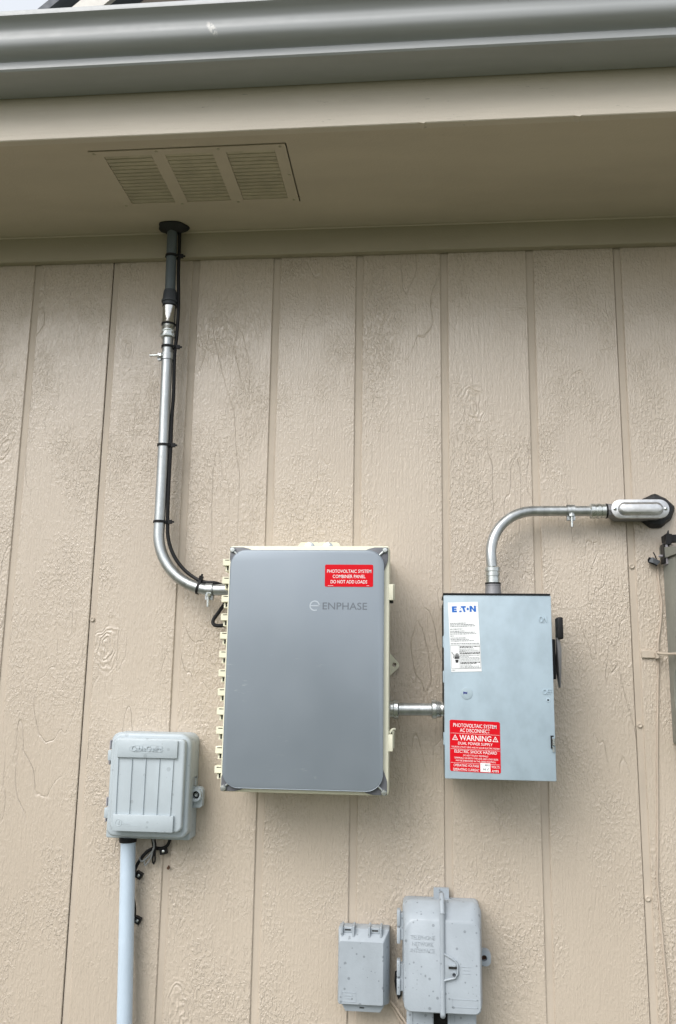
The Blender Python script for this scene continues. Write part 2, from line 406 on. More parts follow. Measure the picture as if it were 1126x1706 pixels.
# ------------------------------------------------------------------ eave
XL, XR = -2.6, 2.6
eave = thing('roof_eave', (0, -.2, 1.007), 'tan boxed eave with fascia board and shaded soffit above the wall', 'eave')
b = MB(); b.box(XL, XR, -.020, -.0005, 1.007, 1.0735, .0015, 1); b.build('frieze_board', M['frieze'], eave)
b = MB(); b.tube([(XL, -.0205, 1.0722), (-1.0, -.0208, 1.0720), (0, -.0204, 1.0723), (1.0, -.0208, 1.0721), (XR, -.0205, 1.0722)], .0026, 8); b.build('caulk_bead', M['soffit'], eave)
VX0, VX1, VY0, VY1 = -.541, -.120, -.363, -.141
b = MB()
for (x0, x1, y0, y1) in ((XL, VX0, -.4055, -.0005), (VX1, XR, -.4055, -.0005), (VX0, VX1, -.4055, VY0), (VX0, VX1, VY1, -.0005)):
    b.box(x0, x1, y0, y1, 1.074, 1.084)
b.build('soffit_panel', M['soffit'], eave)
b = MB(); b.box(XL, XR, -.425, -.406, 1.062, 1.245, .0015, 1); b.build('fascia_board', M['trim'], eave)
b = MB()
b.loft([[(XL, -.47, 1.262), (XL, 2.2, 2.00), (XL, 2.2, 2.03), (XL, -.47, 1.275)], [(XR, -.47, 1.262), (XR, 2.2, 2.00), (XR, 2.2, 2.03), (XR, -.47, 1.275)]])
b.build('roof_deck', M['roof'], eave)
for x in (XL, XR-.02):
    b = MB(); b.box(x, x+.02, -.404, .0, 1.085, 1.262); b.build('eave_end', M['trim'], eave)
# peeling chips on the lower edge of the fascia
for cx, w in ((.158, .014), (.455, .016)):
    b = MB(); b.poly_y([(cx-w/2, 1.0625), (cx+w/2, 1.0628), (cx+w*.2, 1.0600), (cx-w*.1, 1.0612)], -.4075, -.4262); b.build('paint_chip', M['trim'], eave)

# ------------------------------------------------------------------ gutter
gut = thing('rain_gutter', (0, -.48, 1.154), 'grey metal rain gutter with rounded ogee front hung on the fascia', 'gutter')
prof = [(-.4262, 1.245), (-.4262, 1.158), (-.4300, 1.1545), (-.5085, 1.1540), (-.5120, 1.157), (-.5125, 1.1705), (-.5105, 1.1735), (-.5130, 1.1755)]
prof += [(p.x, p.y) for p in [Vector((q[0], q[1])) for q in spline([(-.5160, 1.1765, 0), (-.5270, 1.1810, 0), (-.5365, 1.1885, 0), (-.5405, 1.1985, 0), (-.5410, 1.2090, 0), (-.5425, 1.2190, 0), (-.5490, 1.2275, 0), (-.5580, 1.2335, 0)], 5)]]
prof += [(-.5605, 1.2352), (-.5610, 1.2440), (-.5600, 1.2455), (-.5480, 1.2460)]
def offs(pl, d):
    out = []
    for i in range(len(pl)):
        a, c = Vector(pl[max(i-1, 0)]), Vector(pl[min(i+1, len(pl)-1)]); t = (c-a).normalized(); out.append((pl[i][0]-t.y*d, pl[i][1]+t.x*d))
    return out
inner = offs(prof, -.0011)
ring = prof+inner[::-1]
b = MB(); b.loft([[(x, y, z) for y, z in ring] for x in (XL, -1.3, 0, 1.3, XR)]); b.build('trough', M['gutter'], gut, angle=40)
for x in (-1.9, -1.05, -.62+1.35, 1.6):
    b = MB(); b.box(x, x+.018, -.545, -.4275, 1.2435, 1.2452); b.build('hanger_strap', M['gutter'], gut)

# ------------------------------------------------------------------ soffit vent
vent = thing('soffit_vent', (-.33, -.25, 1.0735), 'rectangular painted soffit vent with three banks of louvres', 'vent')
banks = ((-.513, -.410), (-.381, -.279), (-.250, -.147)); by0, by1 = -.343, -.158
b = MB(); zt, zb = 1.0752, 1.0722
ex0, ex1, ey0, ey1 = VX0+.0002, VX1-.0025, VY0+.0025, VY1-.0002
for (x0, x1, y0, y1) in ((ex0, banks[0][0], ey0, ey1), (banks[0][1], banks[1][0], ey0, ey1), (banks[1][1], banks[2][0], ey0, ey1), (banks[2][1], ex1, ey0, ey1)):
    b.box(x0, x1, y0, y1, zb, zt)
for (x0, x1) in banks:
    b.box(x0, x1, ey0, by0, zb, zt); b.box(x0, x1, by1, ey1, zb, zt)
b.build('frame', M['soffit'], vent)
NS = 14; dy = (by1-by0)/NS
s0 = MB(); s0.obox((0, 0, 0), (1, 0, 0), (0, 1, .12), (0, -.12, 1), .0507, dy*.62, .0008); s0 = s0.build('slat', M['vent'], vent, loc=(0, 0, 0))
first = True
for (x0, x1) in banks:
    for i in range(NS):
        o = s0 if first else bpy.data.objects.new('slat', s0.data)
        if not first: COL.objects.link(o); o.parent = vent
        first = False
        o.location = Vector(((x0+x1)/2, by0+dy*(i+.5), 1.0742))-Vector(WO[vent.name])
for sx_, sy_ in ((-.53, -.353), (-.396, -.353), (-.264, -.353), (-.134, -.353), (-.53, -.150), (-.396, -.150), (-.264, -.150), (-.130, -.25), (-.134, -.150)):
    b = MB(); b.lathe((sx_, sy_, zb), (0, 0, -1), [(0, .0032), (.0012, .0028), (.0018, .0012)], 12); b.build('screw', M['vent'], vent)
b = MB(); b.box(VX0-.03, VX1+.03, VY0-.02, VY1+.02, 1.10, 1.102); b.build('insect_screen', M['vent'], vent)

# ------------------------------------------------------------------ far gable above the gutter
gb = thing('upper_gable', (-1.6, 2.6, 2.02), 'distant brown shingled roof corner showing above the gutter at the photo corner', 'roof')
def slab(a, b_, c, d, th, name, m_):
    mb = MB(); n_ = (Vector(b_)-Vector(a)).cross(Vector(d)-Vector(a)).normalized()*th
    mb.loft([[Vector(p) for p in (a, b_, c, d)], [Vector(p)+n_ for p in (a, b_, c, d)]]); return mb.build(name, m_, gb)
slab((-2.18, 2.5, 3.96), (-1.02, 2.5, 5.0), (-1.02, 4.2, 5.0), (-2.18, 4.2, 3.96), .05, 'roof_slope', M['bluegrey'])
slab((-2.10, 2.53, 3.94), (-.95, 2.53, 4.97), (-.86, 2.53, 4.87), (-1.99, 2.53, 3.86), .03, 'rake_board', M['palesoffit'])
slab((-1.93, 2.60, 3.80), (-.5, 2.60, 5.05), (.1, 2.60, 5.05), (.1, 2.60, 2.02), .06, 'gable_wall', M['brownshingle'])

# ------------------------------------------------------------------ reusable fittings
def compression(parent, a, d, L, r, m_='zinc', name='compression_connector'):
    a, d = Vector(a), Vector(d).normalized()
    mb = MB(); mb.lathe(a, d, [(0, r*1.12), (L*.04, r*1.34), (L*.10, r*1.40), (L*.30, r*1.40), (L*.34, r*1.24), (L*.48, r*1.24), (L*.52, r*1.30), (L*.60, r*1.30), (L*.66, r*1.22), (L*.92, r*1.22), (L, r*1.16)], 8 if False else 24)
    o = mb.build(name, M[m_], parent)
    mb = MB(); mb.lathe(a+d*L*.12, d, [(0, r*1.44), (L*.16, r*1.44)], 6); mb.build('hex_nut', M[m_], o, angle=20)
    return o
def hanger(parent, c, ax_, bolt, r):
    """conduit hanger: a band round the pipe with lugs and a bolt pointing along bolt"""
    c, a, d = Vector(c), Vector(ax_).normalized(), Vector(bolt).normalized(); o_ = a.cross(d)
    mb = MB(); n_ = 28; rings = []
    for w in (-.008, .008):
        rings.append([c+a*w+(d*math.cos(2*math.pi*k/n_)+o_*math.sin(2*math.pi*k/n_))*(r+.0026) for k in range(n_)])
    mb.loft(rings, False, False)
    for s_ in (-1, 1): mb.obox(c+o_*s_*(.0045)*1.0+d*(r+.004)+o_*0, o_, a, d, .0011, .0085, .0055)
    h = mb.build('band', M['steel'], parent)
    f = Vector((0, -1, 0)); f = f if abs(f.dot(d)) < .9 else o_
    mb = MB(); mb.tube([c+d*(r*.55)+f*(r*.95), c+d*(r+.026)+f*(r*.95)], .0028, 10); bl = mb.build('bolt', M['zinc'], parent)
    mb = MB(); mb.lathe(c+d*(r*.80)+f*(r*.95), d, [(0, .0062), (.005, .0062)], 6); mb.build('nut', M['zinc'], bl, angle=20)
    return h
def hull(pts):
    pts = sorted(set(pts))
    def half(P):
        o = []
        for p in P:
            while len(o) > 1 and (o[-1][0]-o[-2][0])*(p[1]-o[-2][1])-(o[-1][1]-o[-2][1])*(p[0]-o[-2][0]) <= 0: o.pop()
            o.append(p)
        return o
    return half(pts)[:-1]+half(pts[::-1])[:-1]
def tie(c, r1, c2_, r2, ax_, label):
    """cable tie: a flat band pulled round the pipe (c, r1) and the cable (c2_, r2), with its square head"""
    c, k, a = Vector(c), Vector(c2_), Vector(ax_).normalized()
    hd = (k-c); hd = (hd-a*hd.dot(a)).normalized(); o_ = a.cross(hd)
    if o_.y > 0: o_ = -o_
    D = (k-c).dot(hd); t = thing('cable_tie', tuple(c), label, 'cable tie', 'black cable ties on the tall conduit')
    H = hull([((r1+.0003)*math.cos(2*math.pi*i/28), (r1+.0003)*math.sin(2*math.pi*i/28)) for i in range(28)]+[(D+(r2+.0003)*math.cos(2*math.pi*i/20), (r2+.0003)*math.sin(2*math.pi*i/20)) for i in range(20)])
    O = inset(H, -.0017); rings = []
    for P, z_ in ((H, -.0027), (O, -.0027), (O, .0027), (H, .0027), (H, -.0027)): rings.append([c+hd*x+o_*y+a*z_ for x, y in P])
    mb = MB(); mb.loft(rings, False, False); mb.build('strap', M['black'], t)
    e = D+r2
    mb = MB(); mb.obox(c+hd*(e+.002)+o_*(r2*.9), hd, o_, a, .0045, .0032, .0045); mb.build('head', M['black'], t)
    mb = MB(); mb.obox(c+hd*(e+.0085)+o_*(r2*.9), hd, o_, a, .0028, .0008, .0022); mb.build('tail', M['black'], t)
    return t

# ------------------------------------------------------------------ tall conduit run on the left
boot = MB(); n_ = 30; rings = []
for (t_, k_) in ((0, 1.0), (.003, 1.02), (.007, .93), (.012, .62), (.017, .46)):
    rings.append([(-.4475+(math.cos(a)*.0365*(1+.08*math.sin(3*a+1)+.05*math.sin(5*a)))*k_, -.049+(math.sin(a)*.029*(1+.07*math.cos(2*a)))*k_, 1.0735-t_) for a in [2*math.pi*i/n_ for i in range(n_)]])
boot.loft(rings); bo = boot.build('pipe_boot', M['rubber'], loc=(-.4475, -.049, 1.0735))
tag(bo, 'black sealant boot where the grey flexible conduit enters the soffit', 'pipe boot')

cr = thing('electrical_conduit', (-.44, -.05, .184), 'tall galvanised conduit dropping from soffit and curving into the large grey panel', 'conduit')
fp = spline([(-.4475, -.05, 1.066), (-.4465, -.05, 1.0), (-.4455, -.05, .94), (-.4445, -.05, .893)], 28)
rr = [.0122+(.0004 if i % 2 else -.0002) for i in range(len(fp))]
b = MB(); b.tube(fp, rr, 22); b.build('flexible_conduit', M['flex'], cr, angle=60)
b = MB(); b.lathe((-.4445, -.05, .905), (0, 0, -1), [(0, .0142), (.004, .0155), (.026, .0175), (.0265, .0195), (.031, .0195), (.032, .0165), (.040, .0165)], 26); b.build('gland_nut', M['flexnut'], cr)
b = MB(); b.lathe((-.4440, -.05, .8655), (0, 0, -1), [(0, .0165), (.0012, .0165), (.004, .0160), (.044, .0160), (.046, .0165)], 30); b.build('coupling', M['chrome'], cr)
for z in (.8660, .8195):
    b = MB(); b.lathe((-.4440, -.05, z), (0, 0, -1), [(0, .0172), (.0034, .0172)], 26); b.build('sealing_ring', M['black'], cr)
compression(cr, (-.4438, -.05, .783), (0, 0, 1), .034, .0125)
path = [Vector((-.4438, -.05, .80)), Vector((-.4425, -.048, .65)), Vector((-.4412, -.046, .50)), Vector((-.4405, -.046, .34))]
for k in range(0, 19):
    a = R(180+90*k/18); path.append(Vector((-.3055+.135*math.cos(a), -.047-.010*k/18, .319+.135*math.sin(a))))
path += [Vector((-.285, -.060, .184)), Vector((-.236, -.064, .184))]
b = MB(); b.tube(path, .0126, 26); b.build('pipe', M['steel'], cr)
hanger(cr, (-.4432, -.049, .737), (0, 0, 1), (-1, 0, 0), .0126)
hanger(cr, (-.314, -.058, .184), (1, 0, 0), (0, 0, -1), .0126)

cab = MB()
cp = spline([(-.431, -.045, 1.066), (-.4285, -.047, 1.00), (-.4275, -.048, .95), (-.4240, -.048, .89), (-.4225, -.048, .84), (-.4240, -.046, .79), (-.4265, -.046, .737), (-.4250, -.043, .65), (-.4260, -.043, .58), (-.4245, -.044, .521), (-.4245, -.044, .44), (-.4225, -.044, .34), (-.4165, -.046, .295), (-.400, -.048, .258), (-.375, -.050, .2285), (-.345, -.054, .2080), (-.325, -.058, .2010), (-.300, -.057, .1990), (-.284, -.045, .190), (-.283, -.026, .165), (-.297, -.026, .140), (-.310, -.030, .118), (-.303, -.034, .107), (-.275, -.034, .108), (-.240, -.034, .110)], 7)
cab.tube(cp, .0042, 10); co = cab.build('black_cable', M['black'], loc=(-.431, -.045, 1.066)); tag(co, 'thin black cable strapped along the tall left conduit', 'cable')
tie((-.4464, -.050, .994), .0128, (-.4283, -.047, .994), .0043, (0, 0, 1), 'black cable tie around the dark flexible conduit just below the soffit')
tie((-.4435, -.0495, .7615), .0128, (-.4255, -.046, .7615), .0043, (0, 0, 1), 'black cable tie on the conduit just above the upper pipe clamp')
tie((-.4414, -.0463, .521), .0128, (-.4245, -.044, .521), .0043, (0, 0, 1), 'black cable tie halfway down the straight galvanised conduit')
tie((-.4405, -.046, .340), .0128, (-.4225, -.044, .340), .0043, (0, 0, 1), 'black cable tie at the start of the conduit bend')
tie((-.3400, -.0545, .1885), .0128, (-.3352, -.0560, .2045), .0043, (1, 0, -.28), 'black cable tie on the lower conduit bend beside the grey panel')

# ------------------------------------------------------------------ combiner panel
cb = thing('combiner_panel', (-.08, 0, -.232), 'large grey combiner panel in cream frame with small red sign', 'electrical panel')
b = MB(); b.poly_y(rrect(-.243, .083, -.226, .262, .006, 3), -.0, -.104); b.build('body', M['cream'], cb)
b = MB(); b.poly_y(rrect(-.250, .089, -.232, .268, .006, 4), -.104, -.159, .003); b.build('door_frame', M['cream'], cb)
cxm, czm = -.0805, .018
for sx_, sz_ in ((-1, 1), (1, 1), (1, -1), (-1, -1)):
    ox = -.2475 if sx_ < 0 else .0860; oz = .2645 if sz_ > 0 else -.2300
    P = [(ox, oz), (ox-sx_*.028, oz), (ox-sx_*.040, oz-sz_*.003), (ox-sx_*.056, oz-sz_*.0105), (ox-sx_*.056, oz-sz_*.040), (ox-sx_*.020, oz-sz_*.056), (ox-sx_*.009, oz-sz_*.052), (ox-sx_*.003, oz-sz_*.036), (ox, oz-sz_*.026)]
    b = MB(); b.poly_y(P, -.1585, -.1645, .0012, 2); cpz = b.build('corner_guard', M['cornergrey'], cb)
    c = Vector((ox-sx_*.006, -.164, oz-sz_*.006))
    b = MB(); b.lathe(c, (0, -1, 0), [(0, .0058), (.0045, .0058), (.006, .0045), (.0062, .0010)], 18); b.build('screw', M['zinc'], cpz)
    b = MB(); b.tube([c+Vector((-sx_*.004, -.002, -sz_*.004)), c+Vector((-sx_*.0155, -.003, -sz_*.0145))], .0022, 10); b.build('screw_shank', M['zinc'], cpz)
b = MB(); b.poly_y(rrect(-.2440, .0780, -.2230, .2570, .0335, 12), -.1495, -.1720, .0022, 3); lid = b.build('lid', M['plate'], cb)
b = MB(); b.ringtube([(x, -.1708, z) for x, z in rrect(-.2436, .0776, -.2226, .2566, .0331, 12)], .0011, 6); b.build('lid_edge', M['plate'], lid)
hz = [.244-i*.0389 for i in range(12)]
hb = MB(); hb.box(-.2685, -.2515, -.136, -.112, -.0155, -.001, .0008, 1); hb.box(-.2640, -.2515, -.130, -.108, -.0275, -.0165, .0008, 1); hb.box(-.2520, -.2495, -.140, -.11, -.029, .001)
h0 = hb.build('hinge', M['cream'], cb, loc=(-.25, -.12, 0)); h0.location = Vector((-.25, -.12, hz[0]))-Vector(WO[cb.name])
kb = MB(); kb.box(-.2600, -.2570, -.1312, -.1295, -.0250, -.0166); kb.box(-.2640, -.2520, -.1366, -.1359, -.0042, -.0028)
k0 = kb.build('hinge_slot', M['dark'], h0, loc=(-.25, -.12, 0)); k0.location = (0, 0, 0)
for z in hz[1:]:
    o = bpy.data.objects.new('hinge', h0.data); COL.objects.link(o); o.parent = cb; o.location = Vector((-.25, -.12, z))-Vector(WO[cb.name])
    o2 = bpy.data.objects.new('hinge_slot', k0.data); COL.objects.link(o2); o2.parent = o
for z, opened in ((.173, 0), (-.129, 1)):
    b = MB(); b.box(.0865, .0970, -.158, -.125, z-.0175, z+.0155, .0012, 2); b.box(.0895, .0990, -.124, -.110, z-.014, z+.020, .001, 1); lt = b.build('latch', M['cream'], cb)
    if opened:
        b = MB(); b.tube(spline([(.0900, -.150, z+.017), (.0945, -.146, z+.0235), (.0990, -.140, z+.0250), (.1010, -.138, z+.0250)], 5), .0026, 8); b.build('latch_hook', M['cream'], lt)
        b = MB(); b.box(.0890, .0950, -.1495, -.146, z+.0158, z+.0200); b.build('latch_slot', M['dark'], lt)
    else:
        b = MB(); b.box(.0880, .0965, -.150, -.126, z-.0215, z-.0178); b.build('latch_slot', M['dark'], lt)
# wall ears
b = MB(); b.hole_plate([(.082, .054), (.0835, .054), (.100, .036), (.1055, .030), (.1065, .024), (.103, .018), (.0835, .000), (.082, .000)], (.0955, .0265), .0047, -.003, -.009, 48); b.build('mounting_ear', M['cream'], cb)
b = MB()
for cxx in (-.098, -.056):
    x0, x1 = (-.124, -.077) if cxx < -.08 else (-.077, -.028)
    b.hole_plate([(x0, .250), (x1, .250), (x1, .299), (x0+(.006 if cxx < -.08 else 0), .299), (x0, .293)] if cxx < -.08 else [(x0, .250), (x1, .250), (x1, .293), (x1-.006, .299), (x0, .299)], (cxx, .2845), .0085, -.003, -.010, 48)
ear = b.build('mounting_ear', M['cream'], cb)
for cxx in (-.098, -.056):
    b = MB(); b.lathe((cxx, -.003, .2865), (0, -1, 0), [(0, .0125), (.0075, .0125), (.010, .008), (.011, .002)], 20); b.build('washer', M['zinc'], ear)
# red sign
rs = MB(); rs.poly_y(rrect(-.0440, .0560, .1810, .2270, .0028, 4), -.1722, -.1726); rs = rs.build('red_sign', M['red'], cb); rs['label'] = 'small red sign with white lettering'
for s_, x0, x1, z in (('PHOTOVOLTAIC SYSTEM', -.0395, .0520, .2098), ('COMBINER PANEL', -.0275, .0400, .1990), ('DO NOT ADD LOADS', -.0318, .0438, .1880)):
    letters(s_, x0, x1, z, .0068, -.1729, M['white'], rs, .003)
quads([rc(-.037, -.0265, .1830, .1836), rc(.0425, .0480, .1830, .1836)], -.1729, 'fine_print', M['white'], rs)['kind'] = 'stuff'
# logo
lz = .1415
lg = MB(); n_ = 40; rings = []
oc = [(-.0640+.0108*math.cos(2*math.pi*i/n_), lz+.0108*math.sin(2*math.pi*i/n_)) for i in range(n_)]; ic = [(-.0640+.0083*math.cos(2*math.pi*i/n_), lz+.0083*math.sin(2*math.pi*i/n_)) for i in range(n_)]
V = [(x, -.17235, z) for x, z in oc]+[(x, -.17235, z) for x, z in ic]
lg._add(V, [(i, i+1, n_+i+1, n_+i) for i in range(n_-2) if not (33 <= i <= 38)])
lg._add([(-.0722, -.17235, lz-.0012), (-.0535, -.17235, lz-.0012), (-.0535, -.17235, lz+.0012), (-.0722, -.17235, lz+.0012)], [(0, 1, 2, 3)])
lg.build('logo_mark', M['logolight'], lid)
letters('ENPHASE', -.0475, .0440, lz-.0072, .0144, -.17235, M['logo'], lid, .004)

# ------------------------------------------------------------------ short nipple between the panels
nip = thing('conduit_nipple', (.145, -.075, -.066), 'short horizontal galvanised conduit joining the large panel to the disconnect box', 'conduit')
b = MB(); b.tube([(.080, -.075, -.067), (.208, -.075, -.0655)], .0128, 24); b.build('pipe', M['steel'], nip)
def ringconn(parent, a, d, prof_, name):
    mb = MB(); mb.lathe(a, d, prof_, 26); o = mb.build(name, M['zinc'], parent); return o
ringconn(nip, (.0835, -.075, -.067), (1, 0, 0), [(0, .0150), (.0045, .0155), (.0055, .0172), (.012, .0172), (.0125, .0185), (.0135, .0196), (.022, .0196), (.0235, .0182), (.0245, .0140)], 'compression_connector')
ringconn(nip, (.2040, -.075, -.0655), (-1, 0, 0), [(0, .0135), (.004, .0135), (.0042, .0155), (.009, .0150), (.0095, .0168), (.018, .0175), (.0185, .0198), (.0265, .0198), (.028, .0180), (.029, .0140)], 'compression_connector')

# ------------------------------------------------------------------ AC disconnect
dc = thing('disconnect_switch', (.307, 0, -.194), 'light grey metal disconnect switch box with white label and red warning sign', 'disconnect box')
b = MB(); b.box(.2040, .4110, -.150, -.001, -.188, .1655, .002, 2); b.build('enclosure', M['box'], dc)
b = MB(); b.box(.2000, .4150, -.168, -.146, -.1945, .1660, .0016, 2); b.box(.2055, .4095, -.146, -.02, -.1925, -.1895); cov = b.build('cover', M['box'], dc)
b = MB(); b.box(.1990, .4140, -.1700, -.03, .1665, .1698, .0006, 1); b.build('drip_hood', M['black'], dc)
b = MB(); b.box(.2000, .2038, -.145, -.015, -.13, .155); b.build('side_gap', M['dark'], dc)
for z0, z1 in ((-.132, -.108), (.060, .084), (-.01, .014)):
    b = MB(); b.box(.1982, .2040, -.158, -.130, z0, z1, .001, 1); b.build('hinge', M['box'], dc)
# white label, hand placed a little askew
def q4(u, v): # label square -> box front
    tl, tr, br, bl = (.2085, .1505), (.2690, .1525), (.2745, .0135), (.2140, .0115)
    return (tl[0]*(1-u)*(1-v)+tr[0]*u*(1-v)+br[0]*u*v+bl[0]*(1-u)*v, tl[1]*(1-u)*(1-v)+tr[1]*u*(1-v)+br[1]*u*v+bl[1]*(1-u)*v)
def qr(u0, u1, v0, v1): return [q4(u0, v1), q4(u1, v1), q4(u1, v0), q4(u0, v0)]
b = MB(); b.poly_y([q4(0, 1), q4(1, 1), q4(1, 0), q4(0, 0)], -.1682, -.1686); wl = b.build('white_label', M['white'], dc); wl['label'] = 'white paper label with blue lettering and printed hand symbol'
YL = -.16885
def lq(polys, name, m_, y=YL): return quads([[q4(u, v) for u, v in p] for p in polys], y, name, m_, wl)
v0, v1 = .058, .140
bw = .030
lq([[(.125+(u-.14)*1.14, v*1.06-.004) for u, v in P_] for P_ in [[(.14, v1), (.28, v1), (.28, v1-.022), (.20, v1-.022), (.20, v0+.051), (.27, v0+.051), (.27, v0+.031), (.20, v0+.031), (.20, v0+.022), (.28, v0+.022), (.28, v0), (.14, v0)],
    [(.345, v1), (.425, v1), (.410, v1-.022), (.360, v1-.022)], [(.375, v0+.040), (.397, v0+.040), (.391, v0+.024), (.381, v0+.024)],
    [(.400, v0), (.545, v0), (.545, v0+.022), (.500, v0+.022), (.535, v1), (.480, v1), (.445, v0+.022), (.408, v0+.022)],
    [(.600+.032*math.cos(a*math.pi/8), (v0+v1)/2+.018*math.sin(a*math.pi/8)) for a in range(16)],
    [(.655, v1), (.655, v0), (.715, v0), (.785, v0+.050), (.785, v0), (.840, v0), (.840, v1), (.785, v1), (.712, v0+.034), (.712, v1)],
    [(.868, v0+.003), (.880, v0+.003), (.880, v0+.010), (.868, v0+.010)]]], 'blue_lettering', M['blue'])
rnd = random.Random(3)
def rows(lines, hgt):
    out = []
    for (u0, u1, v) in lines:
        u = u0
        while u < u1:
            w = rnd.uniform(.02, .085); w = min(w, u1-u)
            hh = hgt*rnd.uniform(.75, 1.1); out.append([(u, v+hh), (u+w, v+hh), (u+w, v), (u, v)]); u += w+.014
    return out
lq(rows([(.04, .56, .300), (.04, .82, .321), (.04, .88, .342), (.03, .44, .384), (.03, .50, .414), (.03, .84, .434), (.03, .89, .455), (.03, .16, .483), (.03, .55, .513), (.03, .63, .534), (.03, .80, .555), (.03, .98, .594)], .0095), 'fine_print', M['inkgrey'])
lq(rows([(.32, .97, .636), (.32, .75, .650), (.32, .97, .726), (.32, .96, .740), (.32, .96, .864), (.32, .85, .878)], .011), 'bold_print', M['ink'])
lq(rows([(.32, .80, .675), (.32, .93, .693), (.32, .50, .708), (.32, .96, .765), (.32, .60, .780), (.32, .94, .797), (.32, .97, .815), (.32, .96, .832), (.32, .68, .902), (.32, .93, .920), (.32, .96, .938), (.02, .14, .975)], .007), 'fine_print', M['inkgrey'])
fr = .0045
lq([[(.02, .622), (.98, .622), (.98, .622-fr), (.02, .622-fr)], [(.02, .958), (.98, .958), (.98, .958-fr), (.02, .958-fr)], [(.02, .958), (.02+.008, .958), (.028, .62), (.02, .62)], [(.972, .958), (.98, .958), (.98, .62), (.972, .62)],
    [(.292, .958), (.30, .958), (.30, .62), (.292, .62)], [(.30, .715), (.975, .715), (.975, .712), (.30, .712)], [(.30, .853), (.975, .853), (.975, .85), (.30, .85)]], 'border_line', M['inkgrey'])
lq([[(.165, .870), (.245, .870), (.262, .826), (.150, .826)], [(.140, .815), (.285, .815), (.285, .790), (.130, .790)], [(.130, .788), (.165, .788), (.158, .752), (.142, .752)], [(.170, .788), (.200, .788), (.197, .734), (.180, .734)], [(.205, .788), (.238, .788), (.234, .730), (.212, .730)], [(.242, .788), (.272, .788), (.272, .745), (.252, .745)],
    [(.275, .800), (.290, .790), (.292, .770), (.280, .772)], [(.04, .722), (.052, .716), (.110, .752), (.10, .760)], [(.10, .760), (.115, .752), (.10, .790), (.085, .792)], [(.085, .785), (.10, .780), (.125, .806), (.115, .814)]], 'hand_symbol', M['ink'])
# round seal
b = MB(); b.lathe((.2440, -.1681, -.030), (0, -1, 0), [(0, .0118), (.0006, .0118), (.0009, .0105)], 30); sl = b.build('round_seal', M['foil'], dc)
quads([[(.2372, -.0265), (.2440, -.0280), (.2455, -.0262), (.2452, -.0312), (.2400, -.0305), (.2378, -.0322)]], -.1693, 'seal_print', mat('violet_ink', (.03, .04, .20), .5), sl)
# red warning sign
b = MB(); b.poly_y([(p[0], p[1]-.03*(p[0]-.2105)) for p in rrect(.2100, .3085, -.1795, -.0815, .0032, 4)], -.1682, -.1686); ws = b.build('warning_sign', M['red'], dc); ws['label'] = 'red warning sign with white lettering'
def wl_(s_, x0, x1, z, h, bold=.003, m_='white'):
    o = letters(s_, x0, x1, z, h, -.1689, M[m_], ws, bold)
    for v in o.data.vertices: v.co.z -= .03*(v.co.x+WO[ws.name][0]-.2105)
wl_('PHOTOVOLTAIC SYSTEM', .2172, .3015, -.0948, .0070); wl_('AC DISCONNECT', .2300, .2885, -.1042, .0070)
wl_('WARNING', .2290, .2910, -.1200, .0103, .01); wl_('DUAL POWER SUPPLY', .2262, .2935, -.1283, .0052)
wl_('SOURCES: UTILITY GRID AND PV SOLAR ELECTRIC SYSTEM', .2135, .3065, -.1345, .0030, .0)
wl_('ELECTRIC SHOCK HAZARD', .2190, .3015, -.1440, .0056); wl_('DO NOT TOUCH TERMINALS', .2360, .2845, -.1500, .0032, .0)
wl_('TERMINALS ON BOTH THE LINE AND LOAD SIDES', .2180, .3035, -.1552, .0032, .0); wl_('MAY BE ENERGIZED IN THE OPEN POSITION.', .2215, .2990, -.1604, .0032, .0)
wl_('OPERATING VOLTAGE', .2172, .2665, -.1700, .0046); wl_('VOLTS', .2905, .3060, -.1700, .0046); wl_('OPERATING CURRENT', .2160, .2668, -.1778, .0046); wl_('AMPS', .2910, .3045, -.1778, .0046)
def sk(r): return [(x, z-.03*(x-.2105)) for x, z in r]
quads([sk(rc(.2115, .3075, -.1072, -.1068)), sk(rc(.2115, .3075, -.1372, -.1368)), sk(rc(.2115, .3075, -.1634, -.1630)), sk(rc(.2160, .2250, -.1788, -.1784))], -.1689, 'divider_line', M['white'], ws)
for cx_ in (.2205, .2990):
    o = [(cx_-.0058, -.1200), (cx_+.0058, -.1200), (cx_, -.1095)]; i_ = [(cx_-.0040, -.1189), (cx_+.0040, -.1189), (cx_, -.1117)]
    quads([sk([o[k], o[(k+1) % 3], i_[(k+1) % 3], i_[k]]) for k in range(3)]+[sk([(cx_+.0006, -.1135), (cx_-.0014, -.1160), (cx_-.0002, -.1160), (cx_-.0008, -.1185), (cx_+.0014, -.1152), (cx_+.0002, -.1152)])], -.1689, 'warning_triangle', M['white'], ws)
b = MB(); b.poly_y(sk(rc(.2690, .2885, -.1780, -.1612)), -.1687, -.1690); hp = b.build('write_in_panel', M['white'], ws)
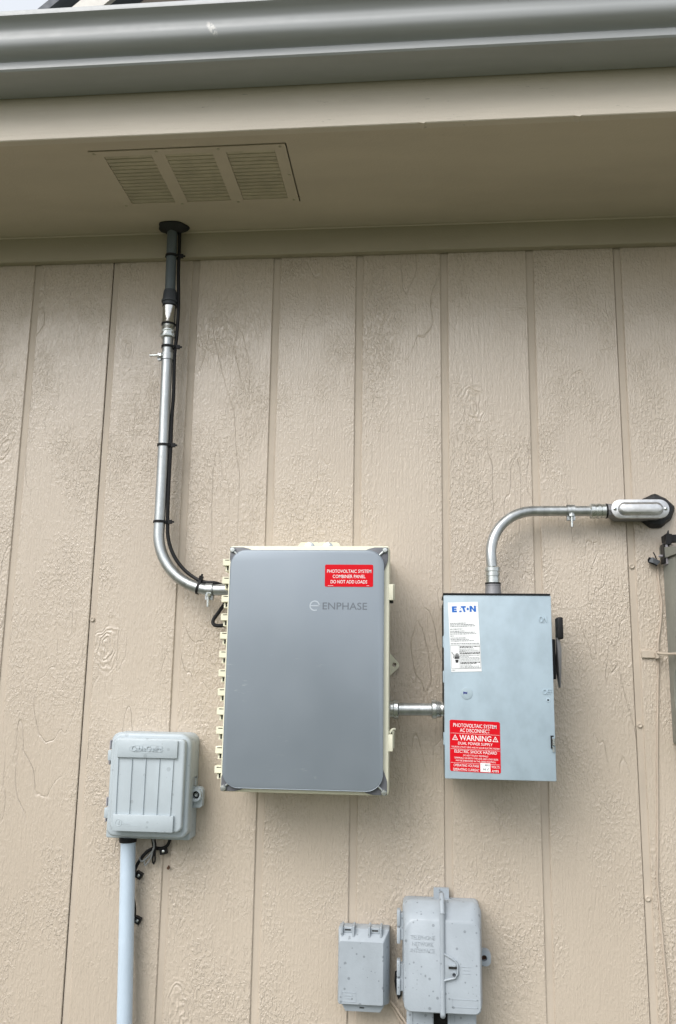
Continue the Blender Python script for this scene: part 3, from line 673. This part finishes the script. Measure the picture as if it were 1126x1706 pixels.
quads([sk(r) for r in ([(.2780, -.1665), (.2788, -.1628), (.2795, -.1628), (.2790, -.1660)], [(.2780, -.1665), (.2812, -.1660), (.2812, -.1652), (.2782, -.1656)], [(.2806, -.1668), (.2806, -.1630), (.2814, -.1630), (.2814, -.1668)], [(.2825, -.1662), (.2834, -.1628), (.2842, -.1632), (.2833, -.1664)], [(.2852, -.1668), (.2858, -.1632), (.2866, -.1632), (.2860, -.1668)], [(.2712, -.1640), (.2726, -.1634), (.2726, -.1640), (.2714, -.1646)],
    [(.2748, -.1745), (.2754, -.1708), (.2762, -.1708), (.2756, -.1745)], [(.2760, -.1742), (.2778, -.1735), (.2776, -.1727), (.2760, -.1734)], [(.2782, -.1750), (.2784, -.1712), (.2791, -.1712), (.2790, -.1750)], [(.2820, -.1742), (.2842, -.1705), (.2850, -.1708), (.2830, -.1745)], [(.2832, -.1765), (.2850, -.1760), (.2850, -.1754), (.2832, -.1758)])], -.16925, 'handwriting', M['ink'], hp)
# raised ON / OFF and nicks
letters('ON', .3900, .4055, .1120, .0125, -.1677, M['box'], cov, .01, .0009, 'raised_lettering'); letters('OFF', .3935, .4110, -.0290, .0100, -.1677, M['box'], cov, .01, .0009, 'raised_lettering')
b = MB(); b.lathe((.4035, -.1677, -.0405), (0, -1, 0), [(0, .0044), (.0010, .0040), (.0010, .0022), (.0003, .0018)], 18); b.build('raised_dot', M['box'], cov)
# switch handle on the right flank
hd = MB(); hd.box(.4152, .4235, -.150, -.095, .000, .080, .0015, 2); hd = hd.build('switch_base', M['black'], dc)
b = MB(); b.box(.4245, .4360, -.178, -.146, .0790, .1225, .0028, 3); b.build('handle_grip', M['black'], hd)
lv = MB()
lv.loft([[(.4240, -.170, .082), (.4290, -.170, .082), (.4290, -.150, .082), (.4240, -.150, .082)], [(.4262, -.165, .060), (.4330, -.165, .060), (.4330, -.135, .060), (.4262, -.135, .060)], [(.4290, -.150, .020), (.4340, -.150, .020), (.4340, -.105, .020), (.4290, -.105, .020)], [(.4335, -.130, -.016), (.4350, -.130, -.016), (.4350, -.110, -.016), (.4335, -.110, -.016)]])
lv.build('handle_lever', M['castgrey'], hd)
b = MB(); b.box(.4060, .4085, -.1700, -.1665, -.1325, -.1080); b.box(.4086, .4118, -.1700, -.1665, -.1100, -.1080); lt = b.build('latch', M['black'], dc)
b = MB(); b.box(.4088, .4135, -.1745, -.1668, -.1270, -.1130, .001, 1); b.box(.4088, .4125, -.1720, -.1668, -.1395, -.1290, .001, 1); b.build('latch_tongue', M['zinc'], lt)

# ------------------------------------------------------------------ conduit from disconnect into the wall
c2 = thing('elbow_conduit', (.307, -.08, .170), 'curved galvanised conduit rising from the disconnect box to the wall fitting', 'conduit')
b = MB(); b.lathe((.3075, -.080, .1698), (0, 0, 1), [(0, .0185), (.003, .0172), (.024, .0160), (.0245, .0165), (.0275, .0165)], 26); b.build('hub', M['castgrey'], c2)
b = MB(); b.lathe((.3075, -.080, .1973), (0, 0, 1), [(0, .0168), (.0035, .0168)], 26); b.build('sealing_ring', M['black'], c2)
ringconn(c2, (.3073, -.080, .2008), (0, 0, 1), [(0, .0152), (.011, .0150), (.0115, .0142), (.014, .0142), (.0145, .0155), (.021, .0155), (.0215, .0142), (.024, .0142), (.0245, .0165), (.032, .0165), (.0335, .0145), (.035, .0125)], 'compression_connector')
pth = [Vector((.3070, -.080, .225)), Vector((.3052, -.079, .25))]
for k in range(0, 21):
    a = R(180-90*k/20); t_ = k/20; pth.append(Vector((.4060+.1015*math.cos(a), -.078+.033*t_, .2625+.1010*math.sin(a))))
pth += [Vector((.46, -.043, .3640)), Vector((.56, -.041, .3640))]
b = MB(); b.tube(pth, .0114, 26); b.build('pipe', M['steel'], c2)
hanger(c2, (.482, -.043, .3640), (1, 0, 0), (0, 0, -1), .0114)
ringconn(c2, (.557, -.041, .3640), (-1, 0, 0), [(0, .0158), (.009, .0155), (.0095, .0145), (.011, .0145), (.0115, .0168), (.019, .0168), (.0195, .0150), (.023, .0150), (.0235, .0166), (.032, .0166), (.0335, .0150), (.035, .0120)], 'compression_connector')
b = MB(); b.lathe((.557, -.041, .3640), (1, 0, 0), [(0, .0165), (.0035, .0165)], 26); b.build('sealing_ring', M['black'], c2)

lb = thing('conduit_fitting', (.627, -.03, .365), 'cast aluminium conduit body with oblong screwed cover beside black sealant', 'conduit fitting')
b = MB(); b.lathe((.5610, -.040, .3645), (1, 0, 0), [(0, .0160), (.014, .0158), (.016, .0150), (.030, .0150)], 8); b.build('hub', M['castgrey'], lb, angle=20)
def stad(x0, x1, z0, z1, n=12): return rrect(x0, x1, z0, z1, (z1-z0)/2-.0001, n)
b = MB(); b.poly_y(stad(.5690, .6845, .3470, .3830), -.006, -.055); b.build('housing', M['castgrey'], lb)
b = MB(); b.poly_y(stad(.5655, .6880, .3445, .3860), -.0552, -.0600, .001, 2); cv = b.build('cover', M['alu'], lb)
b = MB()
rings = [[(x, y, z) for x, z in stad(*q, 12)] for y, q in ((-.0600, (.5795, .6755, .3505, .3800)), (-.0630, (.5810, .6740, .3520, .3785)), (-.0670, (.5850, .6700, .3560, .3745)), (-.0676, (.5870, .6680, .3575, .3730)))]
b.loft(rings); b.build('raised_dome', M['alu'], cv)
for x in (.5735, .6805):
    b = MB(); b.lathe((x, -.0602, .3652), (0, -1, 0), [(0, .0037), (.0018, .0034), (.0026, .0018)], 16); sc_ = b.build('screw', M['zinc'], cv)
    b = MB(); b.obox((x, -.0630, .3652), (.8, 0, .6), (0, 1, 0), (-.6, 0, .8), .0026, .0004, .0005); b.build('screw_slot', M['dark'], sc_)
n_ = 40; rings = []
def blob(k, y):
    return [(.672+math.cos(a)*.0395*k*(1+.05*math.sin(3*a+.6)+.03*math.sin(7*a)), y, .370+math.sin(a)*.0360*k*(1+.06*math.cos(4*a)+.03*math.sin(9*a))) for a in [2*math.pi*i/n_ for i in range(n_)]]
b = MB(); b.loft([blob(1.0, .006), blob(1.02, -.004), blob(.98, -.012), blob(.86, -.019), blob(.5, -.022)]); sb = b.build('sealant_patch', M['rubber'], loc=(.672, 0, .37)); tag(sb, 'lumpy black sealant patch on the wall behind the conduit body', 'sealant')

# ------------------------------------------------------------------ cable guard box, lower left
gd = thing('cable_box', (-.42, 0, -.350), 'pale grey plastic cable box with ribbed lid above the white pipe', 'utility box')
b = MB(); b.poly_y(rrect(-.520, -.336, -.348, -.128, [.020, .020, .004, .004], 6), -.001, -.048, .002, 2); b.build('base', M['guard'], gd)
b = MB(); b.poly_y(rrect(-.509, -.3335, -.3395, -.1265, [.026, .026, .018, .018], 8), -.049, -.083, .007, 4); ld = b.build('lid', M['guard'], gd)
b = MB(); b.poly_y(rrect(-.4960, -.3420, -.3255, -.1365, [.010, .010, .016, .014], 6), -.0825, -.0985, .0045, 4); rp = b.build('raised_panel', M['guard'], gd)
b = MB(); b.box(-.4870, -.3570, -.0970, -.1040, -.1760, -.1395, .0014, 2); p1 = b.build('name_plate', M['guard'], gd)
b = MB(); b.box(-.4875, -.3585, -.0970, -.1050, -.3240, -.2905, .0014, 2); p2 = b.build('name_plate', M['guard'], gd)
for i in range(5):
    xt = -.4845+i*.0298; xb = -.4835+i*.0292
    b = MB(); b.loft([[(xb-.0013, -.0975, -.2900), (xb+.0013, -.0975, -.2900), (xb+.0004, -.1012, -.2900), (xb-.0004, -.1012, -.2900)], [(xt-.0013, -.0975, -.1765), (xt+.0013, -.0975, -.1765), (xt+.0004, -.1012, -.1765), (xt-.0004, -.1012, -.1765)]]); b.build('rib', M['guard'], rp)
letters('CableGuard', -.4560, -.3900, -.1625, .0115, -.1036, M['guard'], p1, .0, .0010, 'raised_lettering')
b = MB(); b.ringtube([(-.4235+.0385*math.cos(a)*(1 if abs(math.cos(a)) < .9 else .98), -.1040, -.1572+.0085*math.sin(a)) for a in [2*math.pi*i/40 for i in range(40)]], .0005, 6); b.build('raised_border', M['guard'], p1)
b = MB(); b.ringtube([(-.4740+.0068*math.cos(a), -.1050, -.3070+.0068*math.sin(a)) for a in [2*math.pi*i/30 for i in range(30)]], .0006, 6); b.box(-.4752, -.4728, -.1049, -.1056, -.3105, -.3035); b.box(-.4640, -.4500, -.1049, -.1054, -.3095, -.3075); b.box(-.4640, -.4310, -.1049, -.1053, -.3130, -.3118); b.build('raised_emblem', M['guard'], p2)
for zt_, zb_ in ((-.145, -.196), (-.264, -.314)):
    zc = (zt_+zb_)/2
    b = MB(); b.box(-.5180, -.5055, -.074, -.050, zb_+.010, zc+.006, .0015, 2); hg = b.build('hinge', M['guard'], gd)
    b = MB(); b.box(-.5200, -.5170, -.060, -.045, zc+.007, zt_, .0008, 1); b.box(-.5200, -.5170, -.060, -.045, zb_, zb_+.0095, .0008, 1); b.box(-.5225, -.5140, -.052, -.048, zt_-.003, zt_, .0006, 1); b.box(-.5225, -.5140, -.052, -.048, zb_, zb_+.003, .0006, 1); b.build('hinge_pin', M['bracketgrey'], hg)
b = MB(); b.poly_y(rrect(-.3365, -.3150, -.2830, -.2395, [.010, .002, .002, .007], 5), -.020, -.038, .0015, 2); tb = b.build('lock_tab', M['guard'], gd)
b = MB(); b.hole_plate(rrect(-.3370, -.3165, -.2690, -.2420, [.011, .001, .001, .011], 6), (-.3275, -.2555), .0080, -.038, -.048, 40); b.build('lock_collar', M['guard'], tb)
b = MB(); b.lathe((-.3275, -.0382, -.2555), (0, -1, 0), [(0, .0076), (.0006, .0076)], 20); b.build('lock_well', M['dark'], tb)
b = MB(); b.lathe((-.3275, -.0390, -.2555), (0, -1, 0), [(0, .0050), (.0040, .0048), (.0055, .0030), (.0045, .0016)], 6); b.build('lock_screw', M['zinc'], tb, angle=20)
b = MB(); b.box(-.3370, -.3300, -.040, -.034, -.2210, -.2185); b.box(-.3320, -.3300, -.040, -.034, -.2350, -.2185); b.build('seal_loop', M['guard'], tb)

pv = thing('plastic_pipe', (-.43, -.035, GROUND), 'white plastic pipe running down from the ribbed cable box', 'pipe')
b = MB(); b.tube([(-.4745, -.035, -.352), (-.4595, -.035, -.72), (-.4300, -.035, GROUND+.001)], .0160, 28); b.build('pipe', M['pvc'], pv)
b = MB(); b.lathe((-.4748, -.035, -.3485), (.04, 0, -1), [(0, .0190), (.0090, .0186), (.0095, .0165)], 26); b.build('collar', M['black'], pv)

bc = MB(); bc.tube(spline([(-.388, -.020, -.345), (-.389, -.016, -.357), (-.396, -.012, -.368), (-.408, -.010, -.3735), (-.422, -.010, -.3735), (-.436, -.011, -.379), (-.448, -.012, -.391), (-.4590, -.012, -.408), (-.4660, -.011, -.43), (-.4685, -.010, -.46), (-.4610, -.010, -.49), (-.4595, -.010, -.515), (-.4650, -.010, -.55), (-.4585, -.010, -.62), (-.4540, -.012, -.72), (-.420, -.012, -1.1), (-.405, -.012, GROUND+.001)], 7), .0036, 10)
bco = bc.build('drop_cable', M['black'], loc=(-.388, -.02, -.345)); tag(bco, 'black cable leaving the cable box and hiding behind the white pipe', 'cable')
for x, z, a, lab in ((-.4075, -.379, .2, 'black cable clip under the cable box, right of the white pipe top'), (-.4595, -.430, -.5, 'upper black cable clip against the right side of the white pipe'), (-.4570, -.521, -.4, 'lower black cable clip against the right side of the white pipe')):
    t = thing('cable_clip', (x, 0, z), lab, 'cable clip', 'black cable clips by the white pipe')
    ux, uz = Vector((math.cos(a), 0, math.sin(a))), Vector((-math.sin(a), 0, math.cos(a)))
    b = MB(); b.obox((x+.004, -.006, z), ux, (0, 1, 0), uz, .0075, .006, .0065); b.build('saddle', M['black'], t)
    b = MB(); b.lathe((x+.005, -.0121, z), (0, -1, 0), [(0, .0034), (.0014, .0030), (.002, .0012)], 14); b.build('screw', M['zinc'], t)
gw = MB()
for pts in ([(-.425, -.030, -.346), (-.424, -.022, -.362), (-.421, -.018, -.378), (-.424, -.016, -.392), (-.423, -.016, -.403)], [(-.419, -.030, -.346), (-.417, -.022, -.364), (-.419, -.018, -.382), (-.4185, -.016, -.396), (-.4215, -.016, -.405)]):
    gw.tube(spline(pts, 6), .0019, 8)
gwo = gw.build('loose_wire', M['black'], loc=(-.42, -.02, -.346)); tag(gwo, 'pair of thin black wire tails hanging under the cable box', 'wire')
gw = MB(); gw.tube(spline([(-.428, -.030, -.346), (-.422, -.024, -.357), (-.4215, -.020, -.372), (-.430, -.016, -.385), (-.441, -.014, -.396), (-.450, -.014, -.400), (-.4535, -.014, -.392)], 6), .0020, 8)
gw.tube(spline([(-.4235, -.018, -.372), (-.427, -.016, -.390), (-.436, -.015, -.404), (-.441, -.014, -.408), (-.443, -.014, -.400)], 6), .0017, 8)
gwo = gw.build('grey_wire', M['greywire'], loc=(-.428, -.03, -.346)); tag(gwo, 'grey twisted wire tails curling beside the white pipe top', 'wire')
b = MB(); b.lathe((-.3925, .000, -.4125), (.2, -1, -.2), [(-.006, .0018), (.006, .0018), (.0062, .0034), (.0078, .0030)], 12); bn = b.build('rusty_nail', M['brown'], loc=(-.3925, 0, -.4125)); tag(bn, 'tiny rusty nail sticking out of the siding below the cable box', 'nail')

# ------------------------------------------------------------------ small grey junction box
sj = thing('junction_box', (.036, 0, -.66), 'small speckled grey box with two top lugs, shorter than its neighbour', 'utility box')
b = MB(); b.box(-.0165, .0875, -.001, -.030, -.6480, -.5100, .002, 2); b.build('base', M['phone'], sj)
b = MB(); rings = []
for y, q in ((-.0305, (-.0170, .0885, -.6490, -.5080)), (-.0430, (-.0165, .0880, -.6490, -.5090)), (-.0640, (-.0130, .0775, -.6460, -.5270)), (-.0652, (-.0118, .0763, -.6448, -.5282))):
    rings.append([(x, y, z) for x, z in rrect(*q, .003, 3)])
b.loft(rings); ljd = b.build('lid', M['phone'], sj)
for x0 in (-.0105, .0455):
    b = MB(); b.box(x0, x0+.0045, -.058, -.022, -.5290, -.5020, .001, 1); b.box(x0+.0235, x0+.028, -.058, -.022, -.5290, -.5020, .001, 1); b.box(x0+.0045, x0+.0235, -.052, -.030, -.5160, -.5045, .001, 1); lgk = b.build('lug', M['phone'], sj)
    b = MB(); b.box(x0+.0080, x0+.0200, -.0527, -.0515, -.5110, -.5085); b.build('lug_slot', M['dark'], lgk)
b = MB(); b.poly_y([(-.0075, -.6490), (.0790, -.6490), (.0700, -.6625), (.0005, -.6625)], -.030, -.052, .001, 2); tbb = b.build('pull_tab', M['phone'], sj)
b = MB(); b.box(.0290, .0380, -.0526, -.0515, -.6560, -.6540); b.build('tab_slot', M['dark'], tbb)
b = MB()
for r in ((-.0065, .0225, -.6238, -.6232), (-.0065, .0225, -.6410, -.6404), (-.0065, -.0059, -.6410, -.6232), (.0219, .0225, -.6410, -.6232), (-.001, .016, -.6300, -.6286), (.002, .014, -.6350, -.6338)):
    b.box(r[0], r[1], -.0650, -.0658, r[2], r[3])
b.build('raised_emblem', M['phone'], ljd)

# ------------------------------------------------------------------ telephone network box
tn = thing('telephone_box', (.195, 0, -.66), 'larger speckled grey telephone interface box with centre rib and hasp', 'utility box')
b = MB(); b.poly_y(rrect(.1150, .2720, -.6440, -.4520, .010, 4), -.001, -.050, .002, 2); b.build('base', M['phone'], tn)
b = MB(); rings = []
def tb_(x0, x1, z0, z1, r): # gabled top edge
    P = rrect(x0, x1, z0, z1, [r*1.6, r*1.6, r, r], 5); xm = (x0+x1)/2
    out = []
    for x, z in P:
        if z > (z0+z1)/2: z -= .013*abs(x-xm)/((x1-x0)/2)
        out.append((x, z))
    return out
for y, q in ((-.0505, (.1150, .2745, -.6440, -.4360)), (-.0620, (.1160, .2735, -.6435, -.4370)), (-.0990, (.1195, .2690, -.6415, -.4615)), (-.1010, (.1215, .2670, -.6395, -.4640))):
    rings.append([(x, y, z) for x, z in tb_(*q, .012)])
b.loft(rings); lt_ = b.build('lid', M['phone'], tn)
b = MB(); b.tube(spline([(.1945, -.062, -.4330), (.1945, -.078, -.4400), (.1945, -.0995, -.4610), (.1945, -.1015, -.4700), (.1945, -.1015, -.62), (.1945, -.1015, -.6430), (.1945, -.090, -.6470)], 6), .0052, 12); b.build('rib', M['phone'], lt_)
for z0, z1 in ((-.528, -.465), (-.623, -.560)):
    zm = (z0+z1)/2
    b = MB(); b.box(.1040, .1110, -.068, -.045, zm+.002, z1, .0015, 2); b.box(.1040, .1110, -.068, -.045, z0, zm-.002, .0015, 2); b.box(.1100, .1170, -.064, -.048, z0+.006, z1-.006, .001, 1); b.build('hinge', M['phone'], tn)
b = MB(); b.poly_y([(.1935, -.5300), (.2190, -.5430), (.2245, -.5490), (.2245, -.5680), (.2190, -.5760), (.1935, -.5820)], -.1005, -.1040, .0008, 2); hs = b.build('hasp_plate', M['phone'], tn)
b = MB(); b.tube([(.1945, -.1045, -.5310), (.2190, -.1045, -.5440), (.2235, -.1045, -.5500), (.2235, -.1045, -.5670), (.2185, -.1045, -.5750), (.1945, -.1045, -.5815)], .0019, 8); b.build('hasp_rim', M['phone'], hs)
b = MB(); b.box(.2055, .2200, -.1042, -.1075, -.5545, -.5505, .0008, 1); b.build('hasp_staple', M['phone'], hs)
b = MB(); b.box(.2060, .2225, -.1042, -.1062, -.5585, -.5548); b.build('hasp_slot', M['dark'], hs)
b = MB(); b.lathe((.2165, -.1042, -.5690), (0, -1, 0), [(0, .0052), (.0018, .0050), (.0018, .0034)], 20); b.build('screw_collar', M['phone'], hs)
b = MB(); b.lathe((.2165, -.1050, -.5690), (0, -1, 0), [(0, .0040), (.0018, .0036), (.0010, .0012)], 6); b.build('screw', M['flexnut'], hs, angle=20)
b = MB(); b.hole_plate(rrect(.2660, .2935, -.5720, -.5410, [.010, .001, .001, .010], 5), (.2800, -.5570), .0058, -.022, -.036, 36); er = b.build('lock_ear', M['phone'], tn)
b = MB(); b.lathe((.2800, -.023, -.5570), (0, -1, 0), [(0, .0057), (.0010, .0057)], 16); b.build('ear_well', M['brown'], er)
b = MB(); b.hole_plate([(.1790, -.4600), (.2110, -.4600), (.2110, -.4320), (.1790, -.4320)], (.1950, -.4425), .0042, -.002, -.012, 32); b.build('mounting_ear', M['phone'], tn)
for s_, x0, x1, z in (('TELEPHONE', .1320, .1800, -.5085), ('NETWORK', .1350, .1770, -.5205), ('INTERFACE', .1320, .1790, -.5325)):
    letters(s_, x0, x1, z, .0075, -.1006, M['phone'], lt_, .0, .0005, 'raised_lettering')
b = MB()
for (x0, x1, z) in ((.2300, .2500, -.5560), (.2330, .2480, -.5620), (.2330, .2480, -.5680), (.2120, .2620, -.6150), (.2120, .2620, -.6290)): b.box(x0, x1, -.1006, -.1015, z, z+.0012)
for x in (.2120, .2608): b.box(x, x+.0012, -.1006, -.1015, -.6290, -.6138)
b.build('raised_mark', M['phone'], lt_)['kind'] = 'stuff'
for x0, x1 in ((.1235, .1770), (.2050, .2610)):
    b = MB(); b.poly_y(rrect(x0, x1, -.90, -.6445, .004, 3), -.004, -.066, .002, 2); b.box(x0+.006, x0+.012, -.066, -.0675, -.9, -.6500); b.build('cable_duct', M['phone'], tn)
b = MB(); b.box(.1775, .2045, -.004, -.030, -.90, -.6445); b.build('duct_gap', M['dark'], tn)

hb_ = MB(); hb_.poly_y([(.0985, -.600), (.1040, -.598), (.1120, -.606), (.1120, -.644), (.1060, -.652), (.1005, -.638), (.0975, -.618)], .004, -.006, .001, 2); ho = hb_.build('sealed_hole', M['rubber'], loc=(.1, 0, -.62)); tag(ho, 'black sealed hole in the wall between the two lower grey boxes', 'sealant')
w = MB(); w.tube(spline([(.088, -.012, -.652), (.098, -.012, -.662), (.110, -.012, -.678), (.122, -.014, -.694), (.130, -.016, -.72), (.131, -.016, -.80)], 6), .0028, 8)
w.tube(spline([(.084, -.010, -.656), (.095, -.008, -.668), (.107, -.008, -.686), (.119, -.009, -.702), (.125, -.010, -.73), (.126, -.010, -.80)], 6), .0024, 8)
wo_ = w.build('tan_wire', M['beigewire'], loc=(.088, -.012, -.652)); tag(wo_, 'tan wire pair drooping from the small box to its larger neighbour', 'wire')

# ------------------------------------------------------------------ right-hand cabinet, wire and broken clip
cbn = thing('meter_cabinet', (.86, 0, -.131), 'grey painted metal cabinet cut off at the right edge', 'cabinet')
b = MB(); b.box(.6830, 1.04, -.001, -.140, -.1310, .262, .006, 3); b.build('case', M['cabinet'], cbn)
b = MB(); b.loft([[(.678, .0-.001, .290), (.678, -.150, .270), (.678, -.150, .258), (.678, -.001, .263)], [(1.045, -.001, .290), (1.045, -.150, .270), (1.045, -.150, .258), (1.045, -.001, .263)]]); b.build('rain_cap', M['cabinet'], cbn)
b = MB(); b.ringtube([(.6828, -.062+.020*math.cos(a), -.030+.055*math.sin(a)) for a in [2*math.pi*i/40 for i in range(40)]], .0011, 6); b.build('knockout_ring', M['cabinet'], cbn)

wr = MB(); wr.tube(spline([(.676, -.006, .262), (.672, -.004, .235), (.674, -.004, .19), (.676, -.004, .165), (.671, -.004, .12), (.664, -.005, .085), (.662, -.008, .06), (.661, -.004, .02), (.656, -.003, -.06), (.650, -.003, -.16), (.6455, -.003, -.26), (.640, -.003, -.36), (.6375, -.003, -.40), (.640, -.003, -.48), (.643, -.004, -.56), (.6465, -.004, -.64), (.645, -.004, -.72), (.66, -.004, -1.1), (.65, -.004, GROUND+.002)], 7), .0019, 8)
wro = wr.build('bell_wire', M['beigewire'], loc=(.676, -.006, .262)); tag(wro, 'thin tan wire wandering down the wall beside the right cabinet', 'wire')
kb = thing('wire_anchor', (.642, 0, .056), 'painted adhesive wire anchor with plastic strap reaching to the cabinet', 'wire anchor')
b = MB(); b.box(.6280, .6590, -.0005, -.006, .0485, .0645, .001, 1); b.build('pad', M['groove'], kb)
b = MB(); b.box(.6545, .6600, -.0062, -.020, .0470, .0600, .0008, 1); b.box(.6572, .6600, -.0200, -.0206, .0490, .0550); b.build('eyelet', M['groove'], kb)
b = MB(); b.tube(spline([(.6580, -.020, .0590), (.6650, -.034, .0570), (.6740, -.060, .0560), (.6810, -.100, .0560), (.690, -.1425, .056)], 6), .0028, 8); b.build('strap', M['groove'], kb)

br = thing('broken_bracket', (.682, -.01, .25), 'broken black plastic bracket jammed at the top corner of the right cabinet', 'bracket')
b = MB(); b.obox((.6945, -.030, .304), (1, 0, .05), (0, 1, 0), (-.05, 0, 1), .0155, .012, .0075); b.obox((.6860, -.040, .301), (1, 0, -.1), (0, 1, 0), (.1, 0, 1), .0058, .010, .0115); b.loft([[(.6840, -.044, .310), (.6890, -.044, .312), (.6890, -.034, .312), (.6840, -.034, .310)], [(.6880, -.040, .3215), (.6895, -.040, .3215), (.6895, -.037, .3215), (.6880, -.037, .3215)]]); b.build('black_block', M['black'], br)
b = MB(); b.box(.6800, .6845, -.046, -.016, .2470, .2960, .001, 1); b.build('upright', M['bracketgrey'], br)
b = MB(); b.box(.6765, .6799, -.040, -.014, .2500, .2920); b.box(.6846, .6890, -.040, -.014, .2740, .2950); b.build('black_backing', M['black'], br)
b = MB(); b.box(.6700, .6935, -.030, -.020, .2650, .2695, .0008, 1); b.build('cross_arm', M['bracketgrey'], br)
cl = thing('broken_clip', (.658, -.01, .25), 'small snapped grey clip with black whisker left of the broken bracket', 'clip')
b = MB(); b.loft([[(.6500, -.020, .2630), (.6500, -.008, .2630), (.6500, -.008, .2550), (.6500, -.020, .2550)], [(.6575, -.024, .2650), (.6575, -.006, .2650), (.6575, -.006, .2525), (.6575, -.024, .2525)], [(.6660, -.022, .2600), (.6660, -.008, .2600), (.6660, -.008, .2480), (.6660, -.022, .2480)], [(.6730, -.020, .2580), (.6730, -.012, .2580), (.6730, -.012, .2540), (.6730, -.020, .2540)]]); b.build('clip_body', mat('clip_grey', (.10, .11, .12), .5), cl)
b = MB(); b.tube([(.6585, -.024, .2755), (.6620, -.024, .2690), (.6650, -.022, .2610)], .0013, 8); b.tube([(.6515, -.022, .2640), (.6490, -.018, .2590), (.6520, -.018, .2540), (.6590, -.020, .2515), (.6660, -.020, .2475)], .0022, 8); b.lathe((.6645, -.018, .2480), (0, 0, -1), [(0, .0018), (.003, .0016)], 8); b.build('whisker', M['black'], cl)
